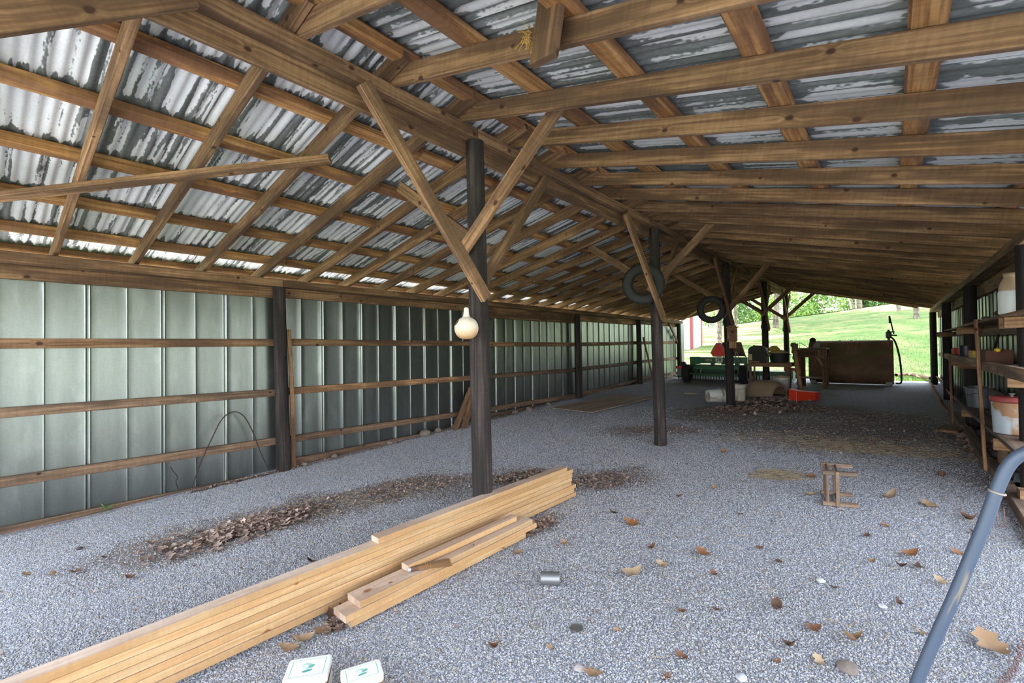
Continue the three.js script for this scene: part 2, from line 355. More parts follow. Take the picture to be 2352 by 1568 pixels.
// ---------------------------------------------------------------- left wall
const postU = [2.6, 6.27, 9.83, 13.45, 16.95];
{
  const w = struct('wall_left', 'long galvanized sheet metal side wall with wooden girts and dark poles');
  for (let n = -5; n < 56; n += 2) {
    const U = RIB0 + FT * n, y0 = floorY(U, -6) - 0.12, m = mesh('wall_panel', panelGeo(2.45 - y0), wallMat, w);
    m.position.copy(P(U, WALL_L - 0.002 * ((n >> 1) & 1), y0)); m.rotation.y = Math.PI / 2 + rr(-0.002, 0.002);
  }
  const bays = [[-1.05, 2.6], [2.6, 6.27], [6.27, 9.83], [9.83, 13.45], [13.45, 17.2]];
  const gy = [[1.715, 1.10, 0.485, 1.73, 1.085, 0.46], [1.735, 1.09, 0.455, 1.715, 1.06, 0.415], [1.70, 1.065, 0.415, 1.69, 1.04, 0.40], [1.69, 1.055, 0.42, 1.73, 1.11, 0.545], [1.73, 1.12, 0.6, 1.745, 1.15, 0.6]];
  bays.forEach(([a, b], i) => {
    for (let k = 0; k < 3; k++) {
      const mat = i === 1 && k === 1 ? paleGirtMat[0] : k === 0 ? pick(rafterMat) : pick(girtMat);
      board('girt', P(a + 0.005, WALL_L + 0.034, gy[i][k]), P(b - 0.005, WALL_L + 0.034, gy[i][k + 3]), 0.092, 0.04, mat, w, undefined, { segs: 5, bow: rr(-0.008, 0.008) });
    }
    const low = [2.305, 2.32, 2.22, 2.285, 2.33][i];
    box('eave_board', a + 0.004, b - 0.004, WALL_L + 0.014, WALL_L + 0.054, low, 2.44 + (i % 2) * 0.01, i === 3 ? paleGirtMat[0] : beamMat[i % 2], w, 0);
    box('wall_plate', a + 0.003, b - 0.003, WALL_L + 0.056, WALL_L + 0.205, 2.44, 2.535, rafterMat[i % 2 ? 0 : 1], w, 0);
    box('sill_board', a + 0.006, b - 0.006, WALL_L + 0.012, WALL_L + 0.05, floorY((a + b) / 2, -6) - 0.10, floorY((a + b) / 2, -6) + 0.035, pick(girtMat), w, 0);
  });
  for (const U of [NEAR + 0.1, ...postU]) pole('wall_post', P(U + 0.03, WALL_L + 0.135, floorY(U, -6) - 0.1), P(U - 0.02, WALL_L + 0.135, 2.44), 0.088, 0.072, poleMat[0], w);
  board('corner_brace', P(16.1, WALL_L + 0.1, 2.4), P(16.9, WALL_L + 0.1, 1.75), 0.09, 0.04, rafterMat[1], w);
}

// ---------------------------------------------------------------- right wall
const postR = [2.6, 5.86, 9.55, 13.2, 17.1];
{
  const w = struct('wall_right', 'galvanized sheet metal side wall behind the shelves with black poles');
  for (let U = 6.1; U < 17.2; U += 2 * FT) {
    const y0 = floorY(U, 1) - 0.05, m = mesh('wall_panel', panelGeo(2.5 - y0), wallMat, w);
    m.position.copy(P(U + 2 * FT, WALL_R, y0)); m.rotation.y = -Math.PI / 2 + rr(-0.004, 0.004);
  }
  for (let i = 0; i < 4; i++) {
    const a = postR[i], b = postR[i + 1]; if (i === 0) { box('wall_plate', a + 0.003, b - 0.003, WALL_R - 0.22, WALL_R - 0.057, 2.46, 2.552, pick(rafterMat), w, 0); continue; }
    box('eave_board', a + 0.004, b + 0.05, WALL_R - 0.055, WALL_R - 0.015, 2.28 + 0.01 * i, 2.47, pick(rafterMat), w, 0);
    box('wall_plate', a + 0.003, b - 0.003, WALL_R - 0.22, WALL_R - 0.057, 2.46, 2.552, pick(rafterMat), w, 0);
    for (const y of [1.8, 1.30]) box('girt', a + 0.004, b - 0.004, WALL_R - 0.055, WALL_R - 0.015, y - 0.046, y + 0.046, pick(girtMat), w, 0);
  }
  for (const U of postR) pole('wall_post', P(U, WALL_R - 0.155, floorY(U, 1) - 0.1), P(U, WALL_R - 0.155, 2.46), 0.078, 0.074, blackPoleMat[0], w);
}

// ---------------------------------------------------------------- roof: ridge beam, rafters, purlins, corrugated sheets
{
  const c = struct('ceiling', 'timber roof frame under old corrugated metal sheets, seen from below');
  const jts = [NEAR, 2.6, 6.2, 9.85, 13.5, END + 0.2];
  for (let i = 0; i < 5; i++) {
    box('ridge_plate', jts[i] + 0.004, jts[i + 1] - 0.004, -2.575, -2.485, 3.285, 3.372, i > 2 ? rafterMat[2] : beamMat[i % 2], c, 0);
    box('ridge_board', jts[i] + 0.004, jts[i + 1] - 0.004, -2.618, -2.579, 3.165, 3.335, i > 2 ? rafterMat[2] : beamMat[(i + 1) % 2], c, 0);
  }
  const sl = Math.atan(0.235), ca = Math.cos(sl);
  for (let k = -2; k < 28; k++) {
    const U = 0.545 + 0.61 * k + rr(-0.01, 0.01); if (U > END + 0.1) break;
    const off = RAFT / 2 * ca;
    board('rafter', P(U, -6.5, lowL(-6.5) + off), P(U, -2.3, lowL(-2.3) + off), RAFT, 0.042, pick(rafterMat), c);
    board('rafter', P(U + 0.046, -2.72, lowR(-2.72) + off), P(U + 0.046, 1.36, lowR(1.36) + off), RAFT, 0.042, pick(rafterMat), c);
  }
  const purl = (V, low, w) => {
    for (let s = 0; s < 5; s++) {
      const a = jts[s] + rr(-0.2, 0.2) * (s > 0 ? 1 : 0) , b = jts[s + 1];
      const y = low(V) + RAFT * 1.03 + PURL / 2, up = new THREE.Vector3(low === lowL ? -0.235 : 0.235, 1, 0).normalize();
      const m = board('purlin', P(jts[s] + 0.003 - (s ? 0 : 0.15), V, y), P(b - 0.003, V, y), PURL, w, pick(purlinMat), c, up, { c: 0.014 });
    }
  };
  for (const V of [-2.78, -3.23, -3.87, -4.54, -5.26, -5.92, -6.42]) purl(V, lowL, 0.11);
  for (const V of [-2.36, -1.78, -1.13, -0.47, 0.14, 0.78, 1.28]) purl(V, lowR, 0.12);
  // sheets; local x along the barn, local y down the slope
  const LEN = 4.36;
  const roofTex = (low, list, ridgeV, bias) => texture(1024, 1024, (x, y) => {
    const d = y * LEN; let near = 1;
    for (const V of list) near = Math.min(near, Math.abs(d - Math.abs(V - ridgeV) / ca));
    const cor = 0.5 + 0.5 * Math.cos(x * 36 * 2 * Math.PI);
    const st = 0.6 * noise(x * 72, y * 4, 72, 4) + 0.25 * noise(x * 144, y * 7, 144, 7) + 0.15 * noise(x * 200, y * 20, 200, 20);
    const rag = 0.13 * (noise(x * 250, y * 70, 250, 70) - 0.5) + 0.12 * (noise(x * 420, y * 220, 420, 220) - 0.5);
    const big = fbm(x + 0.21, y + 0.4, 6, 4, 3);
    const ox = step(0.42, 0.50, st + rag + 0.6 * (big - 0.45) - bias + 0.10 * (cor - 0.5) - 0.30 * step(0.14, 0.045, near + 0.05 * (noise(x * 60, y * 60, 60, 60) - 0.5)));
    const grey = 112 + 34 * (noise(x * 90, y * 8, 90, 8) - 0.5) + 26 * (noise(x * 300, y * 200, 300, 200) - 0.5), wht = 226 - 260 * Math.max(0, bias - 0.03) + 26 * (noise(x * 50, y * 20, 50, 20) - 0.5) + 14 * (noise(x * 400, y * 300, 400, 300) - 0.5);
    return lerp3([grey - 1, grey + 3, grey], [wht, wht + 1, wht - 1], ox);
  });
  const sheetGeo = (() => {
    const w = 0.63, per = 0.0667, n = Math.round(w / per * 6), pos = [], uv = [], idx = [];
    for (const back of [0, 1]) for (const y of [0, LEN]) for (let i = 0; i <= n; i++) { const x = w * i / n; pos.push(x, 0.008 * Math.cos(x / per * 2 * Math.PI) + back * 0.001, y); uv.push(x / 2.4, y / LEN); }
    for (const back of [0, 1]) for (let i = 0; i < n; i++) { const a = back * 2 * (n + 1) + i, b = a + n + 1; if (back) idx.push(a, b, a + 1, b, b + 1, a + 1); else idx.push(a, a + 1, b, b, a + 1, b + 1); }
    const g = new THREE.BufferGeometry(); g.setAttribute('position', new THREE.Float32BufferAttribute(pos, 3)); g.setAttribute('uv', new THREE.Float32BufferAttribute(uv, 2)); g.setIndex(idx); g.computeVertexNormals(); return g;
  })();
  for (const [low, list, side] of [[lowL, [-2.78, -3.23, -3.87, -4.54, -5.26, -5.92, -6.42], -1], [lowR, [-2.36, -1.78, -1.13, -0.47, 0.14, 0.78, 1.28], 1]]) {
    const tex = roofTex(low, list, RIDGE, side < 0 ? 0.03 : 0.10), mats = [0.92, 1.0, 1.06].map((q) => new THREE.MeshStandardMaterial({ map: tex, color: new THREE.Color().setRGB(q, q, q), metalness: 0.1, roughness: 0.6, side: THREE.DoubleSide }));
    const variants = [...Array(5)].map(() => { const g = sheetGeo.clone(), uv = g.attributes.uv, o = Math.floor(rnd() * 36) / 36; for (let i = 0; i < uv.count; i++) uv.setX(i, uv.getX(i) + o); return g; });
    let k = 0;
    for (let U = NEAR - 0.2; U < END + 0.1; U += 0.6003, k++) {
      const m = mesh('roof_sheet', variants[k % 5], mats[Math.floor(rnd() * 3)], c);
      const down = new THREE.Vector3(side * ca, -Math.sin(sl), 0), along = new THREE.Vector3(0, 0, -1), up = new THREE.Vector3().crossVectors(down, along);
      // basis x = along, y = outward, z = down
      const outward = new THREE.Vector3().crossVectors(down, along); if (outward.y < 0) outward.negate();
      const basis = new THREE.Matrix4().makeBasis(along, outward, down);
      if (basis.determinant() < 0) { along.negate(); basis.makeBasis(along, outward, down); }
      m.quaternion.setFromRotationMatrix(basis);
      const V = RIDGE + side * 0.02, y = low(V) + RAFT * 1.03 + PURL + 0.012 + (k % 2) * 0.0015;
      m.position.copy(P(along.z < 0 ? U : U + 0.63, V, y));
    }
  }
  // ridge cap
  for (let U = NEAR - 0.2; U < END + 0.1; U += 3.05) {
    const g = mergeGeometries([-1, 1].map((s) => { const q = new THREE.BoxGeometry(0.24, 0.002, 3.06); q.translate(s * 0.12, 0, 0); q.rotateZ(-s * sl); return q; }));
    const m = mesh('ridge_cap', g, std(150, 152, 150, 0.6, 0.5), c); m.position.copy(P(U + 1.53, RIDGE, lowL(RIDGE) + RAFT + PURL + 0.055));
  }
  // long wind brace nailed under the left rafters, and the short one at the far end
  const wb = (U, V) => P(U, V, lowL(V) - 0.024), lean = new THREE.Vector3(-0.235, 1, 0).normalize();
  board('wind_brace', wb(-0.55, -5.66), wb(1.86, -3.41), 0.04, 0.094, rafterMat[2], c, lean);
  board('wind_brace', wb(17.0, -5.9), wb(14.6, -4.2), 0.04, 0.09, paleGirtMat[0], c, lean);
  board('wind_brace', P(17.1, 0.6, lowR(0.6) - 0.024), P(15.2, -1.6, lowR(-1.6) - 0.024), 0.04, 0.06, paleGirtMat[1], c, new THREE.Vector3(0.235, 1, 0).normalize());
  // short board hanging from a right-hand rafter
  board('hanging_board', P(1.715, -1.215, 2.955), P(1.735, -1.13, 3.46), 0.165, 0.04, rafterMat[0], c, new THREE.Vector3(1, 0, 0.2));
}

// ---------------------------------------------------------------- centre poles with knee braces
const centre = [[2.62, 2.67], [6.22, 6.35], [9.87, 10.1], [13.5, 13.62], [16.72, 16.8]];
const poleLabels = ['dark centre pole with the gourd birdhouse hung on it, beside the lumber stack', 'dark centre pole carrying the smooth worn tyre on its braces', 'dark centre pole with the wooden birdhouse and knobbly tyre', 'dark centre pole just behind the small table of tubs', 'dark last centre pole at the open end, beside the workbench'];
centre.forEach(([ut, ub], i) => {
  const vb = RIDGE - (i === 0 ? 0.075 : 0.01), fy = floorY(ub, RIDGE), t = thing('support_post', poleLabels[i], 'post', P(ub, RIDGE, fy), 'centre poles of the barn');
  pole('pole', P(ub + (i === 0 ? 0.07 : 0), vb, fy - 0.05), P(ut, RIDGE - 0.01, 3.285), 0.086, 0.072, i > 1 ? blackPoleMat[1] : poleMat[i % 2], t, 18, 14);
  const at = (y) => mix(ub, ut, (y - fy) / (3.3 - fy)), mA = pick(rafterMat), R = new THREE.Vector3(1, 0, 0);
  // towards the camera, away from it, to the right, to the left
  board('brace', P(at(2.04) - 0.02, -2.435, 2.02), P(ut - 1.06, -2.455, 3.26), 0.1, 0.045, rafterMat[(i + 2) % 4], t);
  board('brace', P(at(2.1) + 0.04, -2.62, 2.06), P(ut + 1.0, -2.56, 3.27), 0.095, 0.042, rafterMat[i % 4], t);
  const rU = ut + (i === 0 ? 0.0 : 0.07);
  board('brace', P(at(2.4) - 0.105, -2.60, i === 2 ? 2.2 : 2.4), P(rU - 0.03, -1.68, 3.30), 0.1, 0.042, rafterMat[(i + 3) % 4], t);
  board('brace', P(at(2.5) + 0.09, -2.52, 2.42), P(ut + 0.07, -3.62, 3.20), 0.1, 0.042, rafterMat[(i + 1) % 4], t);
});
{ // the brace of the next pole, which stands outside the frame
  const t = thing('support_post', 'dark centre pole at the near end whose long brace reaches the ridge beam', 'post', P(-1.0, RIDGE, floorY(-1, RIDGE)), 'centre poles of the barn');
  pole('pole', P(-1, RIDGE, floorY(-1, RIDGE) - 0.05), P(-1, RIDGE, 3.285), 0.088, 0.074, poleMat[0], t, 18, 12);
  board('brace', P(-0.98, -2.44, 2.05), P(0.66, -2.44, 3.26), 0.1, 0.045, rafterMat[1], t);
  board('brace', P(-1.1, -2.6, 2.4), P(-1.05, -1.68, 3.3), 0.1, 0.042, rafterMat[1], t);
}
// ---------------------------------------------------------------- pixel helpers for things on shelves and walls
function onY(px, py, h) { const r = rayOf(px, py), t = (h - 1.63) / r.y; return { U: -r.z * t, V: r.x * t, y: h }; }
function onV(px, py, V) { const r = rayOf(px, py), t = V / r.x; return { U: -r.z * t, V, y: 1.63 + r.y * t }; }
const at3 = (q, dy = 0) => P(q.U, q.V, q.y + dy);
const ordinal = ['lowest', 'second', 'third', 'fourth', 'fifth', 'sixth', 'seventh', 'topmost'];

// ---------------------------------------------------------------- lumber
{
  const p1 = at3(onFloor(1318, 1141)), p0 = at3(onFloor(779, 1397)), dir = p1.clone().sub(p0).normalize(); dir.y = 0.022; dir.normalize();
  const side = new THREE.Vector3().crossVectors(dir, new THREE.Vector3(0, 1, 0)).normalize(), up = new THREE.Vector3().crossVectors(side, dir);
  const W = 0.089, T = 0.0375, words = ['lowest long pine board of the tall stack, resting on gravel', 'second board up in the tall pine stack', 'third board up in the tall pine stack', 'fourth board up in the tall pine stack', 'fifth board up in the tall pine stack', 'sixth board up in the tall pine stack', 'seventh board up in the tall stack, its dusty, skylight-tinted top mostly bare', 'shorter top board of the tall stack, its sawn end facing the open gravel'];
  const ends = [0.01, -0.01, 0.02, -0.05, -0.04, -0.03, -0.02, -0.12];
  for (let k = 0; k < 8; k++) {
    const jig = rr(-0.004, 0.004) + (k === 0 ? 0.006 : 0), far = p1.clone().addScaledVector(dir, ends[k] + 0.02), len = k === 7 ? 2.02 : 4.88;
    const b = far.clone().addScaledVector(dir, -len), o = up.clone().multiplyScalar((T + 0.0012) * k + T / 2 + 0.004).addScaledVector(side, -W / 2 + jig);
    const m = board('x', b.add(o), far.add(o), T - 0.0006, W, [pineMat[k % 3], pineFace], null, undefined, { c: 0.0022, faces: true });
    m.name = numbered('lumber_board'); scene.add(m); tag(m, words[k], 'board', 'tall stack of long pine boards');
  }
  const q0 = at3(onFloor(806, 1444)), q1 = at3(onFloor(1208, 1234)), d2 = q1.clone().sub(q0); d2.y = 0; const L2 = d2.length(); d2.normalize(); d2.y = 0.022; d2.normalize();
  const s2 = new THREE.Vector3().crossVectors(d2, new THREE.Vector3(0, 1, 0)).normalize(), u2 = new THREE.Vector3().crossVectors(s2, d2), W2 = 0.14, T2 = 0.038;
  const rows = [[0, 0, 'lowest wide board of the short pine stack, on the gravel', 0], [-0.03, 0.13, 'middle wide board of the short pine stack, sticking out furthest', 0.004], [0.06, 0.09, 'upper wide board of the short pine stack, under the whisk broom', -0.004]];
  rows.forEach(([a, b, label, sh], k) => {
    const o = u2.clone().multiplyScalar((T2 + 0.0012) * k + T2 / 2 + 0.004).addScaledVector(s2, -W2 / 2 + sh);
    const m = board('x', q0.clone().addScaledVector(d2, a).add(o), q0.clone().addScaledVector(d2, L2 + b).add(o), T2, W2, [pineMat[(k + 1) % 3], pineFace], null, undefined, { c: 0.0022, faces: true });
    m.name = numbered('lumber_board'); scene.add(m); tag(m, label, 'board', 'short stack of wide pine boards');
  });
  const o = u2.clone().multiplyScalar(T2 * 3.5 + 0.013).addScaledVector(s2, -W2 + 0.04);
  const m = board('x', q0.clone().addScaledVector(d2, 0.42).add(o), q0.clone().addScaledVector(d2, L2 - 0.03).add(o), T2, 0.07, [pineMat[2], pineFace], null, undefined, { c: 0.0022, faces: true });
  m.name = numbered('lumber_board'); scene.add(m); tag(m, 'narrow pine strip lying on the short stack, with rusty bolts on it', 'board', 'short stack of wide pine boards');

  // whisk broom on the short stack
  const top = 3 * T2 + 0.012, ya = q0.y + top + 0.02, h0 = onY(925, 1303, ya), h1 = onY(1022, 1285, ya), A = at3(h0), B = at3(h1), len = A.distanceTo(B);
  const br = thing('whisk_broom', 'small worn straw whisk broom with silver tipped handle lying on pine boards', 'broom', A.clone().setY(ya - 0.018));
  br.position.addScaledVector(s2, 0.05); br.rotation.y = Math.atan2(-(B.z - A.z), B.x - A.x); br.rotation.order = 'YXZ';
  const lie = (g) => { g.rotateZ(-Math.PI / 2); g.translate(0, 0.02, 0); return g; };
  mesh('handle_cap', lie(place(lathe([[0, 0], [0.006, 0], [0.014, 0.002], [0.0155, 0.008], [0.0155, 0.02], [0.013, 0.022]], 20), 0, 0, 0)), std(196, 202, 206, 0.35, 0.6), br);
  mesh('handle', lie(lathe([[0.012, 0.018], [0.0125, 0.03], [0.0118, 0.034], [0.0128, 0.04], [0.012, 0.045], [0.013, 0.05], [0.0122, 0.056], [0.015, 0.062], [0.017, 0.068]], 18)), std(98, 70, 50, 0.7), br);
  const straws = [];
  for (let i = 0; i < 420; i++) {
    const a = rr(0, 6.283), r = Math.sqrt(rnd()), x0 = 0.06, x1 = len * rr(0.88, 1.03), s = new THREE.CylinderGeometry(0.0011, 0.0011, 1, 3, 1, true); s.rotateZ(-Math.PI / 2); s.translate(0.5, 0, 0);
    const pa = new THREE.Vector3(x0, 0.02 + 0.012 * r * Math.sin(a), 0.014 * r * Math.cos(a)), pb = new THREE.Vector3(x1, Math.max(0.003, 0.018 + 0.014 * r * Math.sin(a)), 0.052 * r * Math.cos(a));
    const d = pb.clone().sub(pa), mm = new THREE.Matrix4().makeRotationFromQuaternion(new THREE.Quaternion().setFromUnitVectors(new THREE.Vector3(1, 0, 0), d.clone().normalize())); mm.scale(new THREE.Vector3(d.length(), 1, 1)); mm.setPosition(pa); s.applyMatrix4(mm); straws.push(s);
  }
  const st = mesh('bristles', mergeGeometries(straws), std(150, 112, 74, 0.9), br); st.userData.kind = 'stuff';
  for (const [x, w] of [[0.085, 0.02], [0.093, 0.022], [0.105, 0.026]]) { const t = new THREE.TorusGeometry(1, 0.08, 6, 20); t.scale(w, 0.0145, 0.02); t.rotateY(Math.PI / 2); mesh('stitching', t, std(196, 150, 112, 0.9), br).position.set(x * len / 0.2, 0.02, 0); }
  for (const [px, py, h, label] of [[1052, 1240, 0.038, 'longer rusty bolt with a nut lying on the narrow pine strip'], [1082, 1252, 0, 'short rusty bolt fitting lying beside the narrow pine strip']]) {
    const q = onY(px, py, q0.y + top + h + 0.012), b = thing('rusty_bolt', label, 'bolt', at3(q, -0.008)), l = h ? 0.07 : 0.035; b.rotation.y = 0.6;
    const sh = new THREE.CylinderGeometry(0.0045, 0.0045, l, 10); sh.rotateZ(Math.PI / 2); mesh('shank', sh, std(112, 84, 66, 0.8, 0.3), b).position.y = 0.006;
    const hd = new THREE.CylinderGeometry(0.009, 0.009, 0.008, 6); hd.rotateZ(Math.PI / 2); mesh('head', hd, std(104, 80, 66, 0.8, 0.3), b).position.set(l / 2, 0.008, 0);
    const nt = hd.clone(); mesh('nut', nt, std(150, 136, 120, 0.6, 0.4), b).position.set(-l * 0.15, 0.008, 0);
  }
}

// ---------------------------------------------------------------- small things on the foreground gravel
const tinMetal = std(150, 152, 152, 0.5, 0.8);
{
  const f = onFloor(1264, 1341), r = 0.041, L = 0.118, t = thing('tin_can', 'empty silver tin can lying on its side on the gravel', 'can', at3(f, r - 0.004));
  const prof = [[0.0, 0], [r * 0.95, 0], [r, 0.002], [r, 0.006], [r * 0.965, 0.008], ...[...Array(9)].flatMap((_, i) => [[r * 0.965, 0.03 + i * 0.006], [r * 0.945, 0.033 + i * 0.006]]), [r * 0.965, 0.1], [r * 0.965, L - 0.006], [r, L - 0.004], [r, L], [r * 0.95, L], [r * 0.94, L - 0.006], [r * 0.93, 0.004], [0, 0.004]];
  const g = lathe(prof, 40); g.translate(0, -L / 2, 0); g.rotateZ(Math.PI / 2);
  const m = mesh('can_body', g, tinMetal, t); m.rotation.y = 0.62; 
  const bg = new THREE.TorusGeometry(r * 0.99, 0.002, 6, 40); bg.rotateY(Math.PI / 2); const b2 = mesh('rim', bg, std(120, 110, 96, 0.5, 0.6), t); b2.rotation.y = m.rotation.y; b2.position.set(-L / 2 * Math.cos(m.rotation.y), 0, L / 2 * Math.sin(m.rotation.y));
  const l = onFloor(1324, 1441), lid = thing('can_lid', 'flat round tin can lid lying on the gravel', 'lid', at3(l, -0.004));
  mesh('disc', lathe([[0, 0.002], [0.012, 0.002], [0.014, 0.0035], [0.016, 0.002], [0.022, 0.002], [0.024, 0.0035], [0.026, 0.002], [0.032, 0.002], [0.034, 0.004], [0.0365, 0.004], [0.037, 0.001], [0, 0]], 36), std(128, 128, 122, 0.55, 0.6), lid); lid.rotation.x = 0.05;
}
{ // two square storage tins with printed lids
  const lidTex = (() => {
    const c = document.createElement('canvas'); c.width = c.height = 256; const x = c.getContext('2d');
    x.fillStyle = '#f1f4f2'; x.fillRect(0, 0, 256, 256); x.strokeStyle = '#5fb79c'; x.lineWidth = 4; x.strokeRect(20, 20, 216, 216);
    x.fillStyle = '#a9cfc6'; x.beginPath(); x.ellipse(118, 108, 40, 36, 0.3, 0, 7); x.fill();
    x.fillStyle = '#e3edea'; x.beginPath(); x.ellipse(104, 112, 26, 28, 0.2, 0, 7); x.fill();
    x.fillStyle = '#6fb3a8'; x.beginPath(); x.ellipse(150, 118, 16, 26, 0.5, 0, 7); x.fill();
    x.fillStyle = '#5aa79b'; x.beginPath(); x.ellipse(128, 172, 34, 16, -0.3, 0, 7); x.fill();
    x.fillStyle = '#86bdb4'; x.beginPath(); x.ellipse(98, 106, 5, 3, 0, 0, 7); x.fill();
    const t = new THREE.CanvasTexture(c); t.colorSpace = THREE.SRGBColorSpace; return t;
  })();
  const tins = [[[665, 1518], [752.6, 1503], [754, 1547], [657, 1561], 'white square lidded tin with green printed border, nearer the tall lumber stack'], [[782, 1543], [861, 1514], [885, 1544], [795.5, 1567], 'white square lidded tin with green printed border, turned askew beside its twin']];
  for (const [a, b, c, d, label] of tins) {
    const H = 0.24, [A, B, C, D] = [a, b, c, d].map((p) => at3(onY(p[0], p[1], H))), mid = A.clone().add(B).add(C).add(D).multiplyScalar(0.25);
    const w = (A.distanceTo(B) + D.distanceTo(C)) / 2 + 0.012, dd = (A.distanceTo(D) + B.distanceTo(C)) / 2 + 0.012, fl = floorY(-mid.z, mid.x) - 0.01;
    const t = thing('storage_tin', label, 'tin', mid.clone().setY(fl), 'pair of square tins'), e = B.clone().sub(A).add(C.clone().sub(D)); t.rotation.y = Math.atan2(-e.z, e.x);
    const rect = (W, D2, r) => { const s = new THREE.Shape(), X = W / 2, Y = D2 / 2; s.moveTo(-X + r, -Y); s.lineTo(X - r, -Y); s.quadraticCurveTo(X, -Y, X, -Y + r); s.lineTo(X, Y - r); s.quadraticCurveTo(X, Y, X - r, Y); s.lineTo(-X + r, Y); s.quadraticCurveTo(-X, Y, -X, Y - r); s.lineTo(-X, -Y + r); s.quadraticCurveTo(-X, -Y, -X + r, -Y); return s; };
    const ex = (s, depth, bev) => { const g = new THREE.ExtrudeGeometry(s, { depth, bevelEnabled: bev > 0, bevelSize: bev, bevelThickness: bev, bevelSegments: 3, curveSegments: 6 }); g.rotateX(-Math.PI / 2); return g; };
    mesh('tin_body', ex(rect(w, dd, 0.012), H - fl - 0.03, 0), std(128, 96, 74, 0.6, 0.2), t);
    const lb = mesh('label_band', ex(rect(w + 0.001, dd + 0.001, 0.012), H - fl - 0.075, 0), std(232, 228, 216, 0.7), t); lb.position.y = 0.015;
    const lid = mesh('tin_lid', ex(rect(w - 0.006, dd - 0.006, 0.012), 0.024, 0.005), std(236, 236, 230, 0.4), t); lid.position.y = H - fl - 0.03;
    const pl = new THREE.PlaneGeometry(w - 0.014, dd - 0.014); pl.rotateX(-Math.PI / 2);
    mesh('printed_panel', pl, new THREE.MeshStandardMaterial({ map: lidTex, roughness: 0.3 }), lid).position.y = 0.0295;
  }
}
{ // overturned stool frame
  const N1 = at3(onFloor(1892, 1159)), N2 = at3(onFloor(1970, 1166)), F1 = at3(onFloor(1888, 1134)), t = thing('stool_frame', 'small bare wooden stool frame tipped over on the gravel', 'stool', N1.clone());
  const X = N2.clone().sub(N1), Z = F1.clone().sub(N1), h = 0.27, at = (a, b, y) => N1.clone().addScaledVector(X, a).addScaledVector(Z, b).setY(N1.y + y + 0.02), wm = woodMat(girtTex, 0.95), wl = woodMat(girtTex, 0.75); for (const q of [wm, wl]) q.color.multiply(new THREE.Color().setRGB(0.92, 1, 1.12));
  for (const [b, y] of [[0, 0], [0, h], [1, 0], [1, h]]) board('leg', at(-0.03, b, y), at(1.02 - 0.06 * b, b, y), 0.036, 0.034, wm, t);
  for (const b of [0, 1]) { pole('round_rung', at(0.1, b, 0.01), at(0.1, b, h - 0.01), 0.017, 0.016, wl, t, 10, 4); board('side_slat', at(0.42, b - 0.06 + 0.12 * b, -0.02), at(0.42, b - 0.06 + 0.12 * b, h + 0.015), 0.03, 0.015, wm, t, X.clone().normalize()); }
  for (const y of [0.005, h]) { pole('round_rung', at(0.16, 0.02, y), at(0.16, 0.98, y), 0.016, 0.015, wl, t, 10, 4); pole('round_rung', at(0.44, 0.02, y), at(0.44, 0.98, y), 0.013, 0.012, wl, t, 10, 4); }
}
{ // bent tube handle in the corner
  const bluePaint = texture(256, 256, (x, y) => lerp3([72, 84, 102], [126, 116, 102], step(0.74, 0.78, fbm(x, y, 14, 5, 4))));
  const U = 1.62, pts = [[2030, 1800], [2105, 1568], [2200, 1350], [2262, 1200], [2296, 1108], [2318, 1066], [2345, 1043], [2385, 1030], [2470, 1020]].map(([x, y]) => { const r = rayOf(x, y), k = U / -r.z; return new THREE.Vector3(r.x * k, 1.63 + r.y * k, -U); });
  const b = pts[0].clone(), c = new THREE.Vector3(b.x - 0.10, floorY(U, b.x) + 0.0, b.z + 0.02), last = pts[pts.length - 1];
  const t = thing('handle_tube', 'blue-grey bent metal tube handle standing up from the gravel', 'handle', c.clone());
  const curve = new THREE.CatmullRomCurve3([c, ...pts, last.clone().add(new THREE.Vector3(0.2, -0.02, 0)), last.clone().add(new THREE.Vector3(0.32, -0.14, 0)), new THREE.Vector3(last.x + 0.52, floorY(U, 1), -U)].map((p) => p.clone().sub(c)), false, 'centripetal');
  mesh('tube', new THREE.TubeGeometry(curve, 140, 0.0135, 18), new THREE.MeshStandardMaterial({ map: bluePaint, roughness: 0.45, metalness: 0.1 }), t);
  const k = rayOf(2290, 1130), kk = U / -k.z, col = new THREE.Mesh(new THREE.TorusGeometry(0.0140, 0.003, 8, 24), std(150, 140, 128, 0.6, 0.2)); col.name = 'weld_collar'; col.castShadow = true;
  col.position.set(k.x * kk, 1.63 + k.y * kk, -U).sub(c); col.quaternion.setFromUnitVectors(new THREE.Vector3(0, 0, 1), pts[4].clone().sub(pts[3]).normalize()); t.add(col);
}

